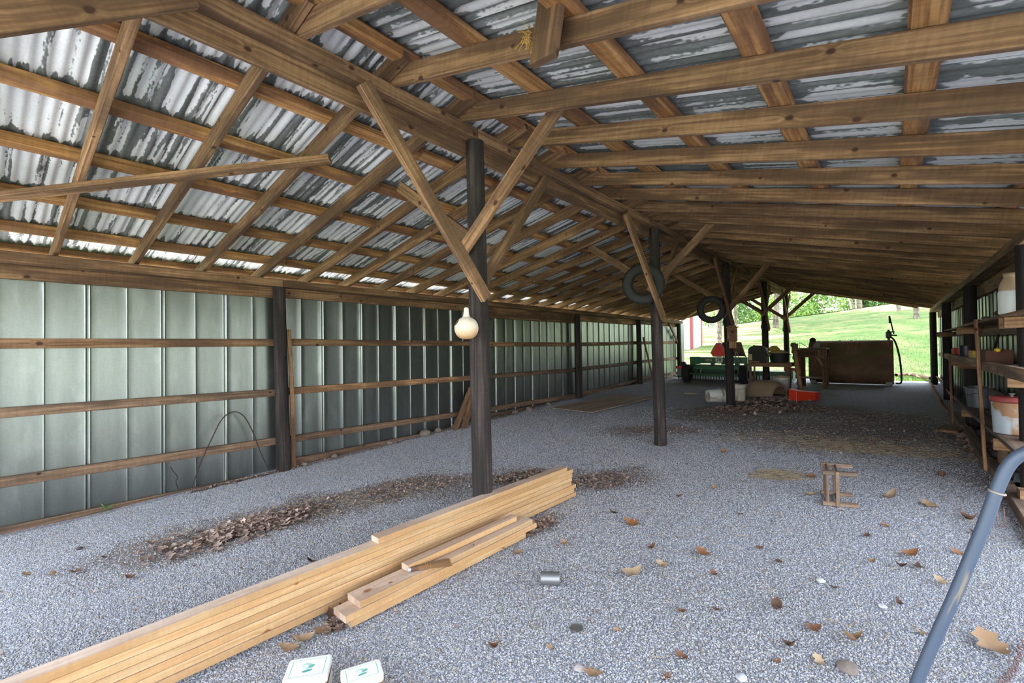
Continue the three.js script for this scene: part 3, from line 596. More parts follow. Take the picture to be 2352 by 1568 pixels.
{ // rusty chain, bent wire and a tuft of nest straw
  const ch = thing('rusty_chain', 'short length of rusty pinkish chain lying beside the handle tube', 'chain', at3(onFloor(2335, 1530)));
  const cp = [[2352, 1480], [2344, 1500], [2338, 1520], [2328, 1540], [2318, 1556], [2300, 1572]].map(([x, y]) => at3(onFloor(x, y), 0.008).sub(ch.position)), cc = new THREE.CatmullRomCurve3(cp), lk = new THREE.TorusGeometry(0.011, 0.0028, 6, 16); lk.scale(1.5, 1, 1);
  for (let i = 0; i < 9; i++) { const m = mesh('link', lk, std(122, 92, 88, 0.8, 0.3), ch), u = i / 8, tg = cc.getTangent(u); m.position.copy(cc.getPoint(u)); m.rotation.order = 'YXZ'; m.rotation.y = Math.atan2(-tg.z, tg.x); m.rotation.x = i % 2 ? 1.45 : 0.5; }
  const wq = onFloor(2300, 1210), w0 = at3(wq), R2 = new THREE.Vector3(0.769, 0, -0.639);
  solo('bent_wire', tube([w0.clone().addScaledVector(R2, -0.03).setY(wq.y + 0.15), w0.clone().addScaledVector(R2, -0.028).setY(wq.y + 0.02), w0.clone().addScaledVector(R2, -0.02).setY(wq.y + 0.004), w0.clone().addScaledVector(R2, 0.02).setY(wq.y + 0.004), w0.clone().addScaledVector(R2, 0.028).setY(wq.y + 0.02), w0.clone().addScaledVector(R2, 0.022).setY(wq.y + 0.15)], 0.0028, 40, 6), std(150, 112, 92, 0.7, 0.2), 'thin U-shaped wire sticking up out of the gravel', 'wire');
  const tufts = []; for (let i = 0; i < 40; i++) { const a = P(1.71, -1.30, 3.08 + 0.06 * rnd()).add(new THREE.Vector3(rr(-0.01, 0.02), rr(-0.03, 0.03), rr(-0.02, 0.02))), b = a.clone().add(new THREE.Vector3(rr(-0.05, 0.02), rr(-0.06, 0.03), rr(-0.04, 0.04))); tufts.push(tube([a, a.clone().lerp(b, 0.5).add(new THREE.Vector3(0, 0.008, 0)), b], 0.0012, 4, 3)); }
  const tf = solo('straw_tuft', mergeGeometries(tufts), std(206, 164, 84, 0.9), 'tuft of yellow nest straw stuck beside the hanging board on a rafter', 'straw'); tf.userData.kind = 'stuff'; delete tf.userData.category; tf.userData.category = 'straw';
}
// ---------------------------------------------------------------- along the left wall
{
  const rod = [[440, 1120], [462, 1060], [485, 1010], [508, 965], [528, 948], [545, 946], [562, 958], [580, 990], [597, 1035], [618, 1080]].map(([x, y], i) => { const q = onV(x, y, WALL_L + 0.16 - 0.03 * Math.sin(i / 9 * Math.PI)); return P(q.U, q.V, q.y); });
  solo('bent_rod', tube(rod, 0.0065, 60, 6), std(70, 58, 56, 0.8, 0.3), 'thin rusty iron rod bent into an arch against the metal wall', 'rod');
  const s = thing('wood_strip', 'thin pale wooden strip standing upright beside the left wall pole', 'plank', P(2.72, WALL_L + 0.14, floorY(2.7, -6)));
  board('strip', P(2.745, WALL_L + 0.15, floorY(2.7, -6) - 0.02), P(2.715, WALL_L + 0.10, 1.9), 0.055, 0.02, rafterMat[3], s, new THREE.Vector3(0, 0, -1), { segs: 8, bow: 0.012 });
  const lean = [[[1082, 892], [1044, 978], 'split wooden board leaning on the metal wall, lower of the pair'], [[1092, 888], [1066, 977], 'wooden board leaning on the metal wall, upper of the pair']];
  lean.forEach(([a, b, label], i) => {
    const A = onV(a[0], a[1], WALL_L + 0.1), B = onV(b[0], b[1], WALL_L + 0.28 + 0.05 * i), t = thing('leaning_board', label, 'board', P(B.U, B.V, floorY(B.U, -6)), 'boards leaning on the left wall');
    board('plank', P(B.U, B.V, floorY(B.U, -6) - 0.01), P(A.U, A.V, A.y), 0.11, 0.035, rafterMat[1 + i], t, new THREE.Vector3(0, 0, -1));
  });
  const q = onV(1479, 800, WALL_L + 0.2), t = thing('leaning_pole', 'narrow weathered wooden pole propped slantwise at the far wall post', 'pole', P(14.2, WALL_L + 0.3, floorY(14.2, -6)));
  board('stick', P(14.1, WALL_L + 0.32, floorY(14, -6) - 0.01), P(13.62, WALL_L + 0.2, 1.9), 0.05, 0.04, rafterMat[1], t);
  const gs = onFloor(236, 1164), sp = thing('green_sprig', 'tiny green seedling growing at the foot of the metal wall', 'plant', P(gs.U, WALL_L + 0.1, floorY(gs.U, -6) - 0.01));
  const leafShape = new THREE.Shape(); leafShape.moveTo(0, 0); leafShape.quadraticCurveTo(0.02, 0.03, 0, 0.085); leafShape.quadraticCurveTo(-0.02, 0.03, 0, 0);
  for (const [ry, rz, s] of [[0.4, 0.9, 1], [2.2, 0.6, 0.8], [-1.2, 1.1, 0.9]]) { const m = mesh('leaf', new THREE.ExtrudeGeometry(leafShape, { depth: 0.0008, bevelEnabled: false }), std(96, 150, 70, 0.7, 0, { side: THREE.DoubleSide }), sp); m.rotation.set(0, ry, rz); m.scale.setScalar(s); m.position.y = 0.02; }
  mesh('stem', tube([new THREE.Vector3(0, -0.01, 0), new THREE.Vector3(0.004, 0.02, 0), new THREE.Vector3(0, 0.05, 0.004)], 0.0025, 6, 5), std(90, 120, 60, 0.8), sp);
  const ds = [[408, 1122], [404, 1105], [408, 1095], [396, 1080], [392, 1072]].map(([x, y]) => { const k = onV(x, y, WALL_L + 0.12); return P(k.U, k.V, k.y); });
  solo('dry_stalk', tube(ds, 0.004, 20, 5), std(52, 46, 42, 0.95), 'short dark dried weed stalk against the metal wall', 'stalk');
}
const rockGeo = (s, sq = 0.7) => { const g = new THREE.IcosahedronGeometry(s, 2), p = g.attributes.position, o = rnd() * 40; for (let i = 0; i < p.count; i++) { const v = new THREE.Vector3().fromBufferAttribute(p, i), k = 0.72 + 0.56 * noise(v.x / s * 1.4 + o, v.y / s * 1.4 + v.z / s * 0.9 + o); v.multiplyScalar(k); p.setXYZ(i, v.x, v.y * sq, v.z); } g.computeVertexNormals(); return g; };
for (const [px, py, w] of [[958, 995, 20], [975, 996, 13], [1002, 990, 16], [886, 1016, 12], [750, 1045, 14], [1030, 980, 12], [1180, 948, 12], [1215, 942, 14], [1260, 930, 10], [700, 1068, 12]]) {
  const q = onFloor(px, py), V = Math.max(q.V, WALL_L + 0.13), s = w / 1045 * (q.U * 0.77 - q.V * 0.64) * 0.55;
  solo('rock', rockGeo(s), std(136, 124, 112, 0.95), 'rough stone lying along the foot of the left metal wall', 'rock', P(q.U, V, floorY(q.U, V) + s * 0.3), 'stones along the left wall');
}
for (const [k, [px, py, w, c]] of [[1703, 1555, 26, [190, 194, 200]], [1330, 1533, 22, [168, 160, 158]], [1949, 1534, 40, [128, 116, 108]], [2025, 1390, 18, [200, 202, 204]], [1885, 1332, 16, [196, 198, 196]], [182, 1258, 12, [92, 82, 78]]].entries()) {
  const q = onFloor(px, py), s = w / 1045 * (q.U * 0.77 - q.V * 0.64) * 0.5;
  solo('stone', rockGeo(s, 0.55), std(...c, 0.95), `${['smooth white', 'round greyish', 'big rough brown', 'small white', 'flat off-white', 'small dark'][k]} loose stone lying on top of the gravel`, 'stone', P(q.U, q.V, q.y + s * 0.2 - 0.006), 'larger stones on the gravel');
}

// ---------------------------------------------------------------- middle of the barn
{
  const c = [[1268, 939], [1360, 950], [1503, 915], [1418, 908]].map(([x, y]) => at3(onFloor(x, y), 0.012)), mid = c[0].clone().add(c[2]).multiplyScalar(0.5);
  const a = c[0].distanceTo(c[1]), len = c[1].distanceTo(c[2]), m = mesh(numbered('plywood_sheet'), boardGeo(len, 0.014, a, { c: 0.001 }), woodMat(pineFaceTex, 0.55), scene); aim(m, c[1], c[2]); m.position.copy(mid).setY(mid.y + 0.012);
  tag(m, 'rectangular tan plywood sheet lying flat on the gravel', 'plywood');
  const l = onFloor(1587, 904); solo('bucket_lid', lathe([[0, 0.008], [0.13, 0.008], [0.14, 0.016], [0.155, 0.016], [0.158, 0], [0, 0]], 36), std(214, 204, 168, 0.6), 'round cream plastic bucket lid lying flat on the gravel', 'lid', at3(l, -0.004));
}
const bucketGeo = (h, r0, r1) => lathe([[0, 0.01], [r0 - 0.004, 0.01], [r0, 0.0], [r0 + 0.002, 0.012], [mix(r0, r1, 0.7), h * 0.7], [mix(r0, r1, 0.72) + 0.008, h * 0.72], [mix(r0, r1, 0.76) + 0.008, h * 0.735], [mix(r0, r1, 0.76), h * 0.745], [mix(r0, r1, 0.82) + 0.008, h * 0.82], [mix(r0, r1, 0.84), h * 0.845], [mix(r0, r1, 0.9) + 0.008, h * 0.91], [r1, h * 0.93], [r1 + 0.006, h * 0.98], [r1 + 0.003, h], [r1 - 0.003, h], [r0 - 0.004, 0.015], [0, 0.015]], 36);
const dirtyWhite = texture(256, 256, (x, y) => lerp3([222, 222, 216], [156, 140, 118], 0.75 * step(0.55, 0.72, fbm(x, y, 5, 5, 5))));
const bucketMat = new THREE.MeshStandardMaterial({ map: dirtyWhite, roughness: 0.5 });
{
  const q = onFloor(1644, 924), b = thing('plastic_bucket', 'white plastic bucket tipped on its side beside the birdhouse pole', 'bucket', P(q.U + 0.02, q.V, q.y + 0.148));
  const g = bucketGeo(0.37, 0.128, 0.147); g.translate(0, -0.185, 0); g.rotateZ(-Math.PI / 2); g.rotateX(0.3); const m = mesh('bucket_body', g, bucketMat, b); m.rotation.y = 0.72; m.rotation.z = 0.03;
  const q2 = onFloor(1694, 921), b2 = thing('plastic_bucket', 'cream plastic bucket standing upright right behind the birdhouse pole', 'bucket', P(q2.U, q2.V + 0.02, q2.y)); mesh('bucket_body', bucketGeo(0.37, 0.13, 0.148), new THREE.MeshStandardMaterial({ map: dirtyWhite, color: new THREE.Color(0.92, 0.88, 0.76), roughness: 0.5 }), b2);
  const q3 = onFloor(1797, 899), b3 = thing('plastic_bucket', 'white plastic bucket with tan lid standing behind the dome shelter', 'bucket', at3(q3)); mesh('bucket_body', bucketGeo(0.37, 0.145, 0.165), bucketMat, b3);
  mesh('lid', place(lathe([[0, 0.03], [0.155, 0.03], [0.16, 0.036], [0.174, 0.03], [0.176, 0], [0.17, -0.01], [0, 0.02]], 36), 0, 0.365, 0), std(176, 148, 112, 0.7), b3);
  const pl = new THREE.CylinderGeometry(0.159, 0.156, 0.08, 16, 1, true, 2.2, 0.7); mesh('label', pl, std(120, 118, 112, 0.8), b3).position.y = 0.24;
}
{ // tan plastic dome shelter with an arched doorway
  const q = onFloor(1757, 907), W = 0.47, D = 0.40, H = 0.37, t = thing('dome_shelter', 'low tan plastic dome shelter with an arched doorway, half buried in leaves', 'shelter', P(q.U + 0.1, q.V, q.y - 0.02));
  const nu = 72, nv = 18, pos = [], idx = [];
  const pt = (u, v, s) => { const a = u * 2 * Math.PI, e = Math.pow(Math.cos(v * Math.PI / 2), 0.55), y = Math.pow(Math.sin(v * Math.PI / 2), 0.8), f = (c) => Math.sign(c) * Math.pow(Math.abs(c), 0.75); return [f(Math.cos(a)) * W * s * (0.84 * e + 0.16 * (1 - y) * e), y * H * s, f(Math.sin(a)) * D * s * e * (0.86 + 0.14 * (1 - y))]; };
  for (const s of [1, 0.965]) for (let j = 0; j <= nv; j++) for (let i = 0; i <= nu; i++) pos.push(...pt(i / nu, j / nv, s));
  const door = (i, j) => { const [x, y, z] = pt((i + 0.5) / nu, (j + 0.5) / nv, 1); const dx = x - 0.30; return z > 0 && (dx * dx) / 0.0196 + (y * y) / 0.0625 < 1; };
  for (const k of [0, 1]) for (let j = 0; j < nv; j++) for (let i = 0; i < nu; i++) { if (door(i, j)) continue; const a = k * (nu + 1) * (nv + 1) + j * (nu + 1) + i, b = a + nu + 1; if (k) idx.push(a, a + 1, b, b, a + 1, b + 1); else idx.push(a, b, a + 1, b, b + 1, a + 1); }
  const g = new THREE.BufferGeometry(); g.setAttribute('position', new THREE.Float32BufferAttribute(pos, 3)); g.setIndex(idx); g.computeVertexNormals();
  const sh = mesh('shell', g, std(158, 134, 106, 0.75, 0, { side: THREE.DoubleSide }), t); sh.rotation.y = 0.12;
  const surfZ = (x, y) => { const yy = clamp(y / H), v = Math.asin(Math.pow(yy, 1 / 0.8)), e = Math.pow(Math.cos(v), 0.55), ca2 = clamp(Math.pow(Math.abs(x) / (W * e * (0.84 + 0.16 * (1 - yy))), 1 / 0.75)); return D * e * (0.86 + 0.14 * (1 - yy)) * Math.pow(Math.sqrt(1 - ca2 * ca2), 0.75); };
  const rim = tube([...Array(15)].map((_, i) => { const a = Math.PI * i / 14, x = 0.30 - 0.145 * Math.cos(a) * -1, y = 0.255 * Math.sin(a) + 0.004; return new THREE.Vector3(Math.min(x, 0.43), y, surfZ(Math.min(x, 0.43), y)); }), 0.016, 30, 8);
  const rm = mesh('doorway_rim', rim, std(150, 126, 98, 0.75), t); rm.rotation.y = 0.12;
}
{ // orange-red plastic tub on its side
  const a = [[1811, 894], [1830, 899], [1873, 904]], A = onFloor(1812, 919), B = onFloor(1830, 923), C = onFloor(1873, 919);
  const t = thing('plastic_tub', 'bright orange-red plastic tub lying on its side among the leaves', 'tub', at3(B));
  const v = (q, y) => new THREE.Vector3(q.V, q.y + y, -q.U).sub(t.position), back = new THREE.Vector3(0.06, 0, -0.22);
  const hull = (lo, hi, wl, wr) => { const p = [lo[0], lo[1], hi[0], hi[1]], all = [...p, ...p.map((q) => q.clone().add(back))], f = [[0, 1, 3], [0, 3, 2], [4, 7, 5], [4, 6, 7], [2, 3, 7], [2, 7, 6], [0, 4, 5], [0, 5, 1], [0, 2, 6], [0, 6, 4], [1, 5, 7], [1, 7, 3]], g = new THREE.BufferGeometry(); g.setAttribute('position', new THREE.Float32BufferAttribute(f.flatMap((k) => k.flatMap((i) => all[i].toArray())), 3)); g.computeVertexNormals(); return g; };
  const red = std(250, 74, 44, 0.5, 0, { side: THREE.DoubleSide });
  mesh('tub_body', hull([v(B, 0), v(C, 0)], [v(B, 0.235), v(C, 0.165)]), red, t); mesh('tub_mouth', hull([v(A, 0.01), v(B, 0.005)], [v(A, 0.25), v(B, 0.23)]), red, t);
  const e = v(B, 0.12); lbox('rim', 0.012, 0.27, 0.03, e.x, -0.015, e.z + 0.012, red, t); 
}

// ---------------------------------------------------------------- tyres and birdhouses on the poles
const rubber = std(44, 44, 40, 0.8);
function tyre(label, pos, R, r, face, knobs) {
  const t = thing('tyre', label, 'tyre', pos, 'old tyres hung on the centre poles');
  const prof = [], T = (R - r) / 2, mid = (R + r) / 2, wd = T * 1.15;
  for (let i = 0; i <= 26; i++) { const a = -Math.PI * 0.93 + i / 26 * Math.PI * 1.86, c = Math.cos(a), s = Math.sin(a), f = (q, e) => Math.sign(q) * Math.pow(Math.abs(q), e); prof.push([mid + T * f(c, 0.75), wd * f(s, 0.8)]); }
  for (let i = 26; i >= 0; i--) prof.push([mid + (prof[i][0] - mid) * 0.86, prof[i][1] * 0.86]);
  prof.push(prof[0].slice());
  const g = lathe(prof, 64); g.rotateX(Math.PI / 2); mesh('carcass', g, rubber, t);
  const n = knobs ? 30 : 34;
  for (let i = 0; i < n; i++) for (const s of [-1, 1]) {
    const k = mesh('tread_lug', tyre.lug ??= boardGeo(0.055, 0.02, 0.026, { c: 0.004 }), rubber, t), a = (i + (s > 0 ? 0.5 : 0)) / n * 2 * Math.PI;
    if (knobs) k.scale.set(1.15, 1.1, 1.15); else k.scale.set(1.1, 0.4, 0.7);
    k.position.set(Math.cos(a) * (R - 0.003), Math.sin(a) * (R - 0.003), s * wd * 0.5); k.rotation.order = 'ZYX'; k.rotation.z = a + Math.PI / 2; k.rotation.y = Math.PI / 2 + s * 0.6;
  }
  t.quaternion.setFromUnitVectors(new THREE.Vector3(0, 0, 1), face.normalize());
  return t;
}
tyre('worn smooth tyre hung on a pole brace, with a dry leaf inside its ring', P(6.05, -2.63, 2.49), 0.285, 0.145, new THREE.Vector3(0.32, -0.10, 1), false);
tyre('knobbly off-road tyre hung above the wooden birdhouse pole', P(9.78, -2.80, 2.355), 0.27, 0.145, new THREE.Vector3(0.2, -0.1, 1), true);
{
  const pr = [[0.0001, -0.088], [0.03, -0.086], [0.058, -0.074], [0.08, -0.05], [0.091, -0.02], [0.092, 0.008], [0.085, 0.035], [0.07, 0.058], [0.05, 0.073], [0.034, 0.082], [0.026, 0.092], [0.022, 0.11], [0.02, 0.13], [0.018, 0.148], [0.012, 0.157], [0.0001, 0.159]];
  const cur = new THREE.CatmullRomCurve3(pr.map((p) => new THREE.Vector3(p[0], p[1], 0))).getPoints(90).map((v) => [Math.max(v.x, 0.0001), v.y]);
  const dirV = new THREE.Vector3(-0.80, 0.50, 0.34).normalize(), hp = new THREE.Vector3();
  const shell = (k, n) => {                                     // lathe with the entrance hole left out
    const g = lathe(cur.map(([x, y]) => [x * k, y * k]), n).toNonIndexed(), keep = [], p = g.attributes.position, u = g.attributes.uv, pos = [], uv = [];
    for (let i = 0; i < p.count; i += 3) { hp.set(0, 0, 0); for (let j = 0; j < 3; j++) hp.add(new THREE.Vector3().fromBufferAttribute(p, i + j)); hp.multiplyScalar(1 / 3); const al = hp.dot(dirV); if (al > 0 && hp.clone().addScaledVector(dirV, -al).length() < 0.029) continue; for (let j = 0; j < 3; j++) { pos.push(p.getX(i + j), p.getY(i + j), p.getZ(i + j)); uv.push(u.getX(i + j), u.getY(i + j)); } }
    const o = new THREE.BufferGeometry(); o.setAttribute('position', new THREE.Float32BufferAttribute(pos, 3)); o.setAttribute('uv', new THREE.Float32BufferAttribute(uv, 2)); const q = mergeVertices(o, 1e-6); q.computeVertexNormals(); return q;
  };
  const gTex = texture(256, 256, (x, y) => { const n = fbm(x, y, 6, 6, 4), sp = step(0.8, 0.86, noise(x * 70, y * 70, 70, 70)); let c = lerp3([226, 214, 194], [204, 160, 112], step(0.42, 0.12, y + 0.3 * (n - 0.5))); return lerp3(c, [128, 92, 60], sp * 0.08); });
  const t = thing('gourd_birdhouse', 'cream bottle gourd birdhouse with a round entrance hole hung on the centre pole', 'birdhouse', P(2.475, -2.51, 1.785));
  t.rotation.y = 39.7 * RAD;
  mesh('inner_shell', shell(0.95, 90), std(120, 84, 52, 0.9, 0, { side: THREE.DoubleSide }), t); const rimG = new THREE.TorusGeometry(0.0285, 0.0028, 8, 36); rimG.applyQuaternion(new THREE.Quaternion().setFromUnitVectors(new THREE.Vector3(0, 0, 1), dirV)); const rimO = dirV.clone().multiplyScalar(0.0815); rimG.translate(rimO.x, rimO.y, rimO.z); mesh('entrance_rim', rimG, std(150, 108, 66, 0.8), t);
  mesh('gourd', shell(1, 110), new THREE.MeshStandardMaterial({ map: gTex, roughness: 0.5, side: THREE.DoubleSide }), t);
  mesh('hanging_wire', tube([new THREE.Vector3(0, 0.15, 0), new THREE.Vector3(-0.018, 0.16, 0), new THREE.Vector3(-0.01, 0.178, -0.02), new THREE.Vector3(0.03, 0.185, -0.05)], 0.0015, 16, 5), std(90, 78, 66, 0.6, 0.5), t);
}
{
  const t = thing('wooden_birdhouse', 'small wooden nest box with an arched entrance nailed to the tyre pole', 'birdhouse', P(9.80, -2.42, 1.70)); t.rotation.y = 16 * RAD;
  const wm = rafterMat[2], s = new THREE.Shape(); s.moveTo(-0.09, 0); s.lineTo(0.09, 0); s.lineTo(0.09, 0.27); s.lineTo(-0.09, 0.27);
  const hp = new THREE.Path(); hp.moveTo(-0.03, 0.15); hp.lineTo(0.03, 0.15); hp.lineTo(0.03, 0.19); hp.absarc(0, 0.19, 0.03, 0, Math.PI); hp.lineTo(-0.03, 0.15); s.holes.push(hp);
  const fr = mesh('front_panel', new THREE.ExtrudeGeometry(s, { depth: 0.018, bevelEnabled: false }), wm, t); fr.position.z = 0.055;
  lbox('side_panel', 0.018, 0.27, 0.13, -0.081, 0, -0.012, rafterMat[3], t); lbox('side_panel', 0.018, 0.27, 0.13, 0.081, 0, -0.012, rafterMat[3], t);
  lbox('roof', 0.22, 0.02, 0.19, 0, 0.27, 0.01, rafterMat[1], t); lbox('floor_panel', 0.15, 0.016, 0.12, 0, 0, -0.01, wm, t); const bb = mesh('back_board', boardGeo(0.46, 0.14, 0.018), rafterMat[2], t); bb.rotation.z = Math.PI / 2; bb.position.set(0.01, 0.09, -0.09);
}
// ---------------------------------------------------------------- work tables and what stands on them
{
  const U0 = 13.02, f = floorY(13.2, -2.4), t = thing('small_table', 'low rough wooden table in front of a centre pole, holding tubs', 'table', P(U0, -2.35, f));
  const V0 = -2.85, V1 = -1.87, yt = 1.145;
  for (const [u, v] of [[U0, -2.80], [U0, -1.98], [U0 + 0.42, -2.80], [U0 + 0.42, -1.98]]) box('leg', u + 0.045, u + 0.085, v - 0.022, v + 0.022, f - 0.01, yt + 0.015, rafterMat[1], t, 2);
  box('apron', U0, U0 + 0.04, V0, V1, 1.06, 1.145, rafterMat[2], t, 1); box('apron', U0 + 0.5, U0 + 0.54, V0, V1, 1.06, 1.145, rafterMat[1], t, 1);
  for (let k = 0; k < 4; k++) box('top_board', U0 + 0.003 + 0.135 * k, U0 + 0.13 + 0.135 * k, V0 + 0.02, V1 - 0.02, 1.147, 1.166, pick(rafterMat), t, 1);
  box('loose_block', U0 + 0.02, U0 + 0.1, -2.82, -2.58, 1.168, 1.205, rafterMat[3], t, 1);
  // domed steel box
  const b = thing('domed_box', 'dark domed metal box standing on the small table', 'box', P(U0 + 0.28, -2.66, 1.168));
  const s = new THREE.Shape(); s.moveTo(-0.2, 0); s.lineTo(0.2, 0); s.lineTo(0.2, 0.3); s.bezierCurveTo(0.2, 0.47, -0.2, 0.47, -0.2, 0.3);
  const g = new THREE.ExtrudeGeometry(s, { depth: 0.3, bevelEnabled: true, bevelSize: 0.01, bevelThickness: 0.01, bevelSegments: 2, curveSegments: 16 }); g.translate(0, 0, -0.15);
  const dk = std(58, 56, 46, 0.75, 0.2); mesh('shell', g, dk, b); lbox('front_flap', 0.3, 0.24, 0.012, 0, 0.04, 0.166, std(48, 46, 38, 0.7, 0.2), b); lbox('paper_label', 0.075, 0.16, 0.004, -0.15, 0.05, 0.175, std(196, 182, 130, 0.85), b, 0.001);
  mesh('knob', new THREE.CylinderGeometry(0.018, 0.022, 0.04, 12), std(40, 38, 34, 0.6), b).position.set(-0.1, 0.425, 0);
  // black tub with sack
  const tub = thing('black_tub', 'black plastic tub holding a tan sack, on the small table', 'tub', P(U0 + 0.27, -2.18, 1.168));
  const tg = lathe([[0, 0.004], [0.19, 0], [0.2, 0.01], [0.225, 0.22], [0.24, 0.225], [0.24, 0.235], [0.222, 0.235], [0.195, 0.012], [0, 0.012]], 36); tg.scale(1, 1, 0.8); mesh('tub_body', tg, std(34, 35, 34, 0.6), tub);
  for (const sx of [-1, 1]) mesh('handle', tube([new THREE.Vector3(sx * 0.23, 0.2, -0.05), new THREE.Vector3(sx * 0.265, 0.19, 0), new THREE.Vector3(sx * 0.23, 0.2, 0.05)], 0.008, 10, 6), std(34, 35, 34, 0.6), tub);
  const sack = rockGeo(0.2, 0.5); sack.scale(1.1, 1, 0.75); const sk = solo('straw_sack', sack, std(168, 150, 96, 0.95), 'tan lumpy sack bulging out of the black tub', 'sack', P(U0 + 0.27, -2.2, 1.39));
  const yl = solo('yellow_hat', lathe([[0.001, 0.12], [0.05, 0.115], [0.1, 0.08], [0.125, 0.03], [0.13, 0.0], [0.16, -0.012], [0.165, -0.008], [0.135, 0.006], [0.128, 0.04]], 30), std(188, 164, 62, 0.5), 'faded yellow hard hat lying on the sack in the tub', 'hat', P(U0 + 0.2, -2.28, 1.475)); yl.rotation.z = 0.1;
}
{ // slatted frame leaning
  const U = 13.25, f = floorY(U, -1.8), t = thing('slatted_frame', 'slatted wooden pallet frame propped upright beside the small table', 'frame', P(U, -1.8, f));
  const A = P(U - 0.05, -1.70, f), B = P(U + 0.1, -1.87, 1.66), C = P(U + 0.45, -1.78, f), D = P(U + 0.58, -1.95, 1.66);
  board('stringer', A, B, 0.09, 0.05, rafterMat[3], t, new THREE.Vector3(1, 0, 0)); board('stringer', C, D, 0.09, 0.05, rafterMat[1], t, new THREE.Vector3(1, 0, 0));
  for (let k = 0; k < 8; k++) { const q = 0.04 + k * 0.13, a = A.clone().lerp(B, q), c = C.clone().lerp(D, q); a.x -= 0.055; c.x -= 0.055; board('slat', a, c, 0.085, 0.02, girtMat[2], t, new THREE.Vector3(0.1, 1, 0)); }
  board('end_block', B.clone().add(new THREE.Vector3(0.05, -0.02, 0.04)), B.clone().add(new THREE.Vector3(0.05, -0.17, 0.04)), 0.05, 0.1, rafterMat[2], t, new THREE.Vector3(0, 0, 1));
}
{ // workbench
  const U0 = 14.45, U1 = 15.2, V0 = -1.95, V1 = -1.30, f = floorY(14.7, -1.6), t = thing('workbench', 'weathered wooden workbench with a low shelf, standing before the rusty tank', 'workbench', P(U0, -1.6, f));
  for (const [u, v] of [[U0 + 0.05, V0 + 0.06], [U0 + 0.05, V1 - 0.045], [U1 - 0.05, V0 + 0.06], [U1 - 0.05, V1 - 0.045]]) box('leg', u - 0.045, u + 0.045, v - 0.045, v + 0.045, f - 0.01, 1.27, rafterMat[0], t, 2);
  box('apron', U0 - 0.045, U0, V0 - 0.02, V1 + 0.002, 1.27, 1.48, girtMat[0], t, 1); box('apron', U1, U1 + 0.04, V0, V1, 1.27, 1.48, girtMat[0], t, 1); box('end_apron', U0 + 0.002, U1 - 0.002, V1 - 0.085, V1 - 0.04, 1.27, 1.48, rafterMat[1], t, 0);
  box('corner_block', U0 - 0.09, U0 - 0.047, V1 - 0.17, V1 - 0.02, 1.24, 1.46, rafterMat[2], t, 2);
  for (let k = 0; k < 5; k++) box('top_board', U0 - 0.06 + 0.172 * k, U0 + 0.108 + 0.172 * k, V0 - 0.05, V1 + 0.02, 1.482, 1.515, pick(girtMat), t, 1);
  for (let k = 0; k < 4; k++) box('shelf_board', U0 + 0.02 + 0.185 * k, U0 + 0.19 + 0.185 * k, V0 + 0.03, V1 - 0.01, 0.69, 0.712, pick(girtMat), t, 1);
  board('brace', P(U0 - 0.01, V1 - 0.06, 1.05), P(U0 - 0.01, V1 - 0.2, 1.28), 0.06, 0.03, rafterMat[1], t);
  const v = solo('metal_shard', (() => { const s = new THREE.Shape(); s.moveTo(0, 0); s.lineTo(0.17, 0); s.lineTo(0.16, 0.2); s.lineTo(0.08, 0.17); const g = new THREE.ExtrudeGeometry(s, { depth: 0.02, bevelEnabled: false }); return g; })(), std(120, 124, 112, 0.6, 0.3), 'grey sloping sheet metal piece standing on the workbench', 'metal sheet', P(U0 + 0.35, -1.63, 1.516));
  const pt = [[-1.92, 1.66], [-1.80, 1.585], [-1.72, 1.53], [-1.70, 1.6]].map(([V, y]) => P(U0 + 0.3, V, y)); solo('bent_wire_tool', tube([P(U0 + 0.3, -1.93, 1.523), ...pt, P(U0 + 0.3, -1.69, 1.523)], 0.008, 30, 6), std(44, 42, 40, 0.7, 0.4), 'thin dark bent wire tool on the workbench', 'tool');
}

